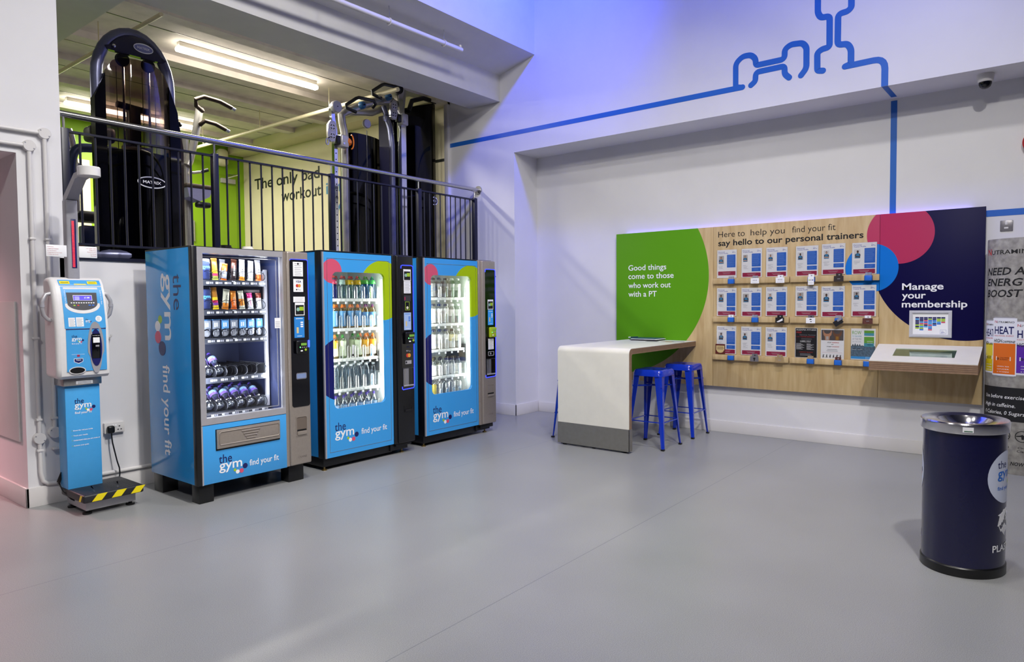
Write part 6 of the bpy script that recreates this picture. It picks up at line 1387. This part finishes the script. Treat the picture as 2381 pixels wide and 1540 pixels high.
for side in (1.5*PI, .5*PI):
    mb = MB(bin_map()); fr0 = bin_map()
    ring_disc(mb, side, .515, .135, .0008, pm('bin_disc_white', '#cfd6ea', .35))
    LBL = pm('logo_blue', '#1f6fd0', .4)
    FM = (lambda s: (lambda u, v, n: fr0(s+u*K_, v, n)))(side)
    mb.fr = FM
    # readers face the outside: u grows to the right seen from outside
    mb.text('the', -.075, .565, .040, NAVYP, .0016, w=.075, res=3); mb.text('gym', -.075, .515, .052, LBL, .0016, w=.14, bold=.011, res=3); mb.text('find your fit', -.075, .452, .020, LBL, .0016, w=.15, bold=.01, res=3)
    for du, dv, r, c in ((.092, .505, .014, NAVYP), (.07, .488, .012, PINKP), (.045, .486, .010, LIMEP)): ring_disc(mb, du/1, dv, r/K_, .0016, c) if False else mb.disc(du, dv, r, .0010, .0016, c, 16)
    mb.build('logo_disc', bd); mb = MB(FM)
    for q in range(3):
        th = math.radians(90+120*q); R0 = .085
        def rot(p): return (p[0]*math.cos(th-PI/2)-p[1]*math.sin(th-PI/2), .285+p[0]*math.sin(th-PI/2)+p[1]*math.cos(th-PI/2))
        for P in ([(-.050, .010), (-.020, .062), (.018, .062), (.0, .034), (-.026, -.004)], [(.018, .068), (.052, .030), (.066, .038), (.056, -.012), (.010, .004), (.026, .014), (.010, .044)]):
            mb.prism([rot(p) for p in P], .0004, .0012, WHITEP)
    mb.build('recycling_arrows', bd); mb = MB(FM); mb.text('PLASTIC', 0, .135, .036, WHITEP, .0014, w=.20, align='C', bold=.018, res=3)
    mb.build('lettering', bd)

# ------------------------------------------------------------------ energy drink display column
CX, CY, AX, AY = 7.04, .165, .20, .30
def ban(u, v, n):   # u = along the curve, 0 straight out from the wall; seen from the hall it grows to the right
    ph = -u/.25; return Vector((CX-(AX+n)*math.cos(ph), CY+(AY+n)*math.sin(ph), v))
t = thing('display_column', (CX, CY, 0), 'curved concrete print display column for energy drinks at the right edge', 'display stand')
CP = pm('concrete_print', '#989590', .5, noise=.30, nscale=22, bump=.1, bscale=120)
mb = MB(ban); K = 64; V = []
for v in (0, .003, 1.90, 1.915): V += [(-PI*.25+2*PI*.25*k/K, v, -.002 if v in (0, 1.915) else 0) for k in range(K)]
mb.add(V, [(i*K+k, i*K+(k+1) % K, (i+1)*K+(k+1) % K, (i+1)*K+k) for i in range(3) for k in range(K)]+[tuple(range(K-1, -1, -1)), tuple(3*K+k for k in range(K))], CP); cy_ = mb.build('printed_wrap', t)
def bpatch(mb, u0, u1, v0, v1, n, m):
    q = max(2, int((u1-u0)/.015)); V = [(u0+(u1-u0)*k/q, v, n) for k in range(q+1) for v in (v0, v1)]
    mb.add(V, [(2*k, 2*k+2, 2*k+3, 2*k+1) for k in range(q)], m)
mb = MB(ban); bpatch(mb, -.395, .395, .43, .705, .0006, BLACKP); mb.build('black_band', cy_)
mb = MB(ban); RDN = pm('banner_red', '#c4262a', .4)
mb.text('N', -.320, 1.785, .052, RDN, .001, w=.050, bold=.01); mb.text('UTRAMINO', -.264, 1.788, .036, BLACKP, .001, w=.30, bold=.008)
mb.build('maker_lettering', cy_); mb = MB(ban)
for s_, v, w in (('NEED AN', 1.620, .345), ('ENERGY', 1.531, .330), ('BOOST', 1.440, .268)): mb.text(s_, -.318, v, .062, BLACKP, .001, w=w, bold=.018, shear=.18)
mb.build('headline', cy_); mb = MB(ban)
for s_, v, w in (('Use before exercise.', .612, .300), ('High in caffeine.', .543, .240), ('0 Calories, 0 Sugars.', .481, .300)): mb.text(s_, -.308, v, .032, WHITEP, .0015, w=w, shear=.15)
mb.build('small_lettering', cy_); mb = MB(ban); mb.text('NOW', -.090, .075, .030, BLACKP, .001, w=.075, bold=.018, shear=.18); mb.text('Circuit', -.050, .214, .020, BLACKP, .001, w=.07, shear=.15); mb.text('Class', -.055, .186, .020, BLACKP, .001, w=.06, shear=.15); mb.text('Space', -.165, .214, .020, BLACKP, .001, w=.065, shear=.15)
for uc in (-.025, -.135):
    mb.plate([(uc+.042*math.cos(a), .315+.046*math.sin(a)) for a in [2*PI*i/28 for i in range(28)]], [(uc+.037*math.cos(a), .315+.041*math.sin(a)) for a in [2*PI*i/28 for i in range(28)]], .0003, .001, BLACKP); mb.prism([(uc-.035, .318), (uc-.01, .325), (uc, .332), (uc+.012, .322), (uc+.034, .312), (uc+.034, .306), (uc+.01, .314), (uc+.008, .292), (uc-.004, .292), (uc-.006, .314), (uc-.034, .311)], .0003, .001, BLACKP)
mb.build('print', cy_)
CW = pm('can_print_white', '#e4e6ee', .35)
def can(uc, w, v0, v1, col, col2, nm, lay):
    mb = MB(ban); h = v1-v0; n = .0012+lay*.0012
    bpatch(mb, uc-w/2, uc+w/2, v0, v1, n, CW); bpatch(mb, uc-w*.44, uc+w*.44, v1, v1+.010, n, SILVER); bpatch(mb, uc-w*.44, uc+w*.44, v0-.008, v0, n, SILVER)
    bpatch(mb, uc-w*.46, uc+w*.46, v0+.012, v0+h*.56, n+.0004, col)
    mb.prism([(uc-w*.46, v0+h*.50), (uc-w*.46, v0+h*.20), (uc+w*.1, v0+.02), (uc+w*.3, v0+.1)], n+.0004, n+.0006, col2) if w > .1 else None
    mb.text('N', uc-w*.40, v1-.040, .022, RDN, n+.0008, w=.018); mb.text("UTRAMINO", uc-w*.29, v1-.040, .016, BLACKP, n+.0008, w=w*.70, bold=.004)
    mb.text('HEAT', uc-w*.40, v1-.128, .062, NAVYP, n+.0008, w=w*.80, bold=.018); mb.text('FUNCTIONAL ENERGY', uc-w*.40, v1-.150, .012, RDN, n+.0008, w=w*.80)
    mb.text('HIGH', uc-w*.43, v1-.200, .030, BLACKP, n+.0008, w=w*.36, bold=.018, shear=.15); mb.text('CAFFEINE', uc-w*.04, v1-.200, .018, BLACKP, n+.0008, w=w*.48, bold=.02, shear=.15)
    mb.box(uc-w*.30, uc+w*.30, v0+h*.26, v0+h*.33, n+.0008, n+.0012, WHITEP); mb.text('0', uc-w*.26, v0+h*.27, .020, BLACKP, n+.0016, w=.016, bold=.018); mb.text('CALORIES', uc-w*.12, v0+h*.30, .010, BLACKP, n+.0016, w=w*.36); mb.text('SUGARS', uc-w*.12, v0+h*.27, .010, BLACKP, n+.0016, w=w*.32)
    for i, s_ in enumerate(('GREEN TEA', 'GINGER', '& VITAMINS')): mb.text(s_, uc, v0+h*.15-i*.022, .008, WHITEP, n+.001, w=w*.5, align='C')
    mb.build(nm, cy_)
CO = pm('can_orange', '#dc6a14', .4); CY_ = pm('can_amber', '#e89a22', .4); CU = pm('can_purple', '#5a28a4', .4); CM = pm('can_magenta', '#c01c78', .4); CYL = pm('can_lemon', '#d8c414', .4); CV = pm('can_violet', '#7c5a9c', .4)
can(-.275, .13, .815, 1.245, CYL, CV, 'lemon_can_picture', 0); can(-.005, .15, .815, 1.240, CU, CM, 'purple_can_picture', 0); can(-.150, .165, .800, 1.268, CO, CY_, 'orange_can_picture', 1)

# ------------------------------------------------------------------ small wall fittings
t = thing('switch_plate', (XR-.005, .349, 2.0), 'brushed steel fused switch plate on the wall above the display column', 'switch')
mb = MB(FB(XR)); mb.box(-.394, -.304, 2.003, 2.094, 0, .010, pm('plate_grey', '#8d8a8c', .35, metal=.5, noise=.05), .004); mb.build('plate', t)
mb = MB(FB(XR)); mb.box(-.360, -.342, 2.055, 2.085, .010, .014, SKIRT, .002); mb.box(-.366, -.336, 2.022, 2.036, .010, .012, SKIRT, .001); mb.build('rocker', t)
t = thing('dome_camera', (6.965, .50, 3.28), 'white dome security camera under the soffit at the right', 'camera')
mb = MB(FA(0)); mb.lathe([(.062, 3.28), (.064, 3.27), (.058, 3.225), (.050, 3.215)], (6.965, 0, -.50), SKIRT, 'v', 28); mb.build('housing', t)
mb = MB(FA(0)); mb.lathe([(.046, 3.218), (.046, 3.20), (.038, 3.178), (.022, 3.165), (.001, 3.16)], (6.965, 0, -.50), BLACKG, 'v', 24); mb.build('dome', t)
t = thing('alarm_sounder', (XR-.02, .19, 2.65), 'red fire alarm sounder cut off by the right edge', 'alarm')
mb = MB(FB(XR)); mb.lathe([(.075, 0), (.085, .02), (.085, .06), (.05, .075)], (-.168, 2.725, 0), pm('alarm_red', '#a81c24', .4, noise=.03), 'n', 28); mb.build('body', t)
S.cycles.transparent_max_bounces = 32
S.cycles.max_bounces = 8
for o in S.objects:
    if '_o' in o: del o['_o']
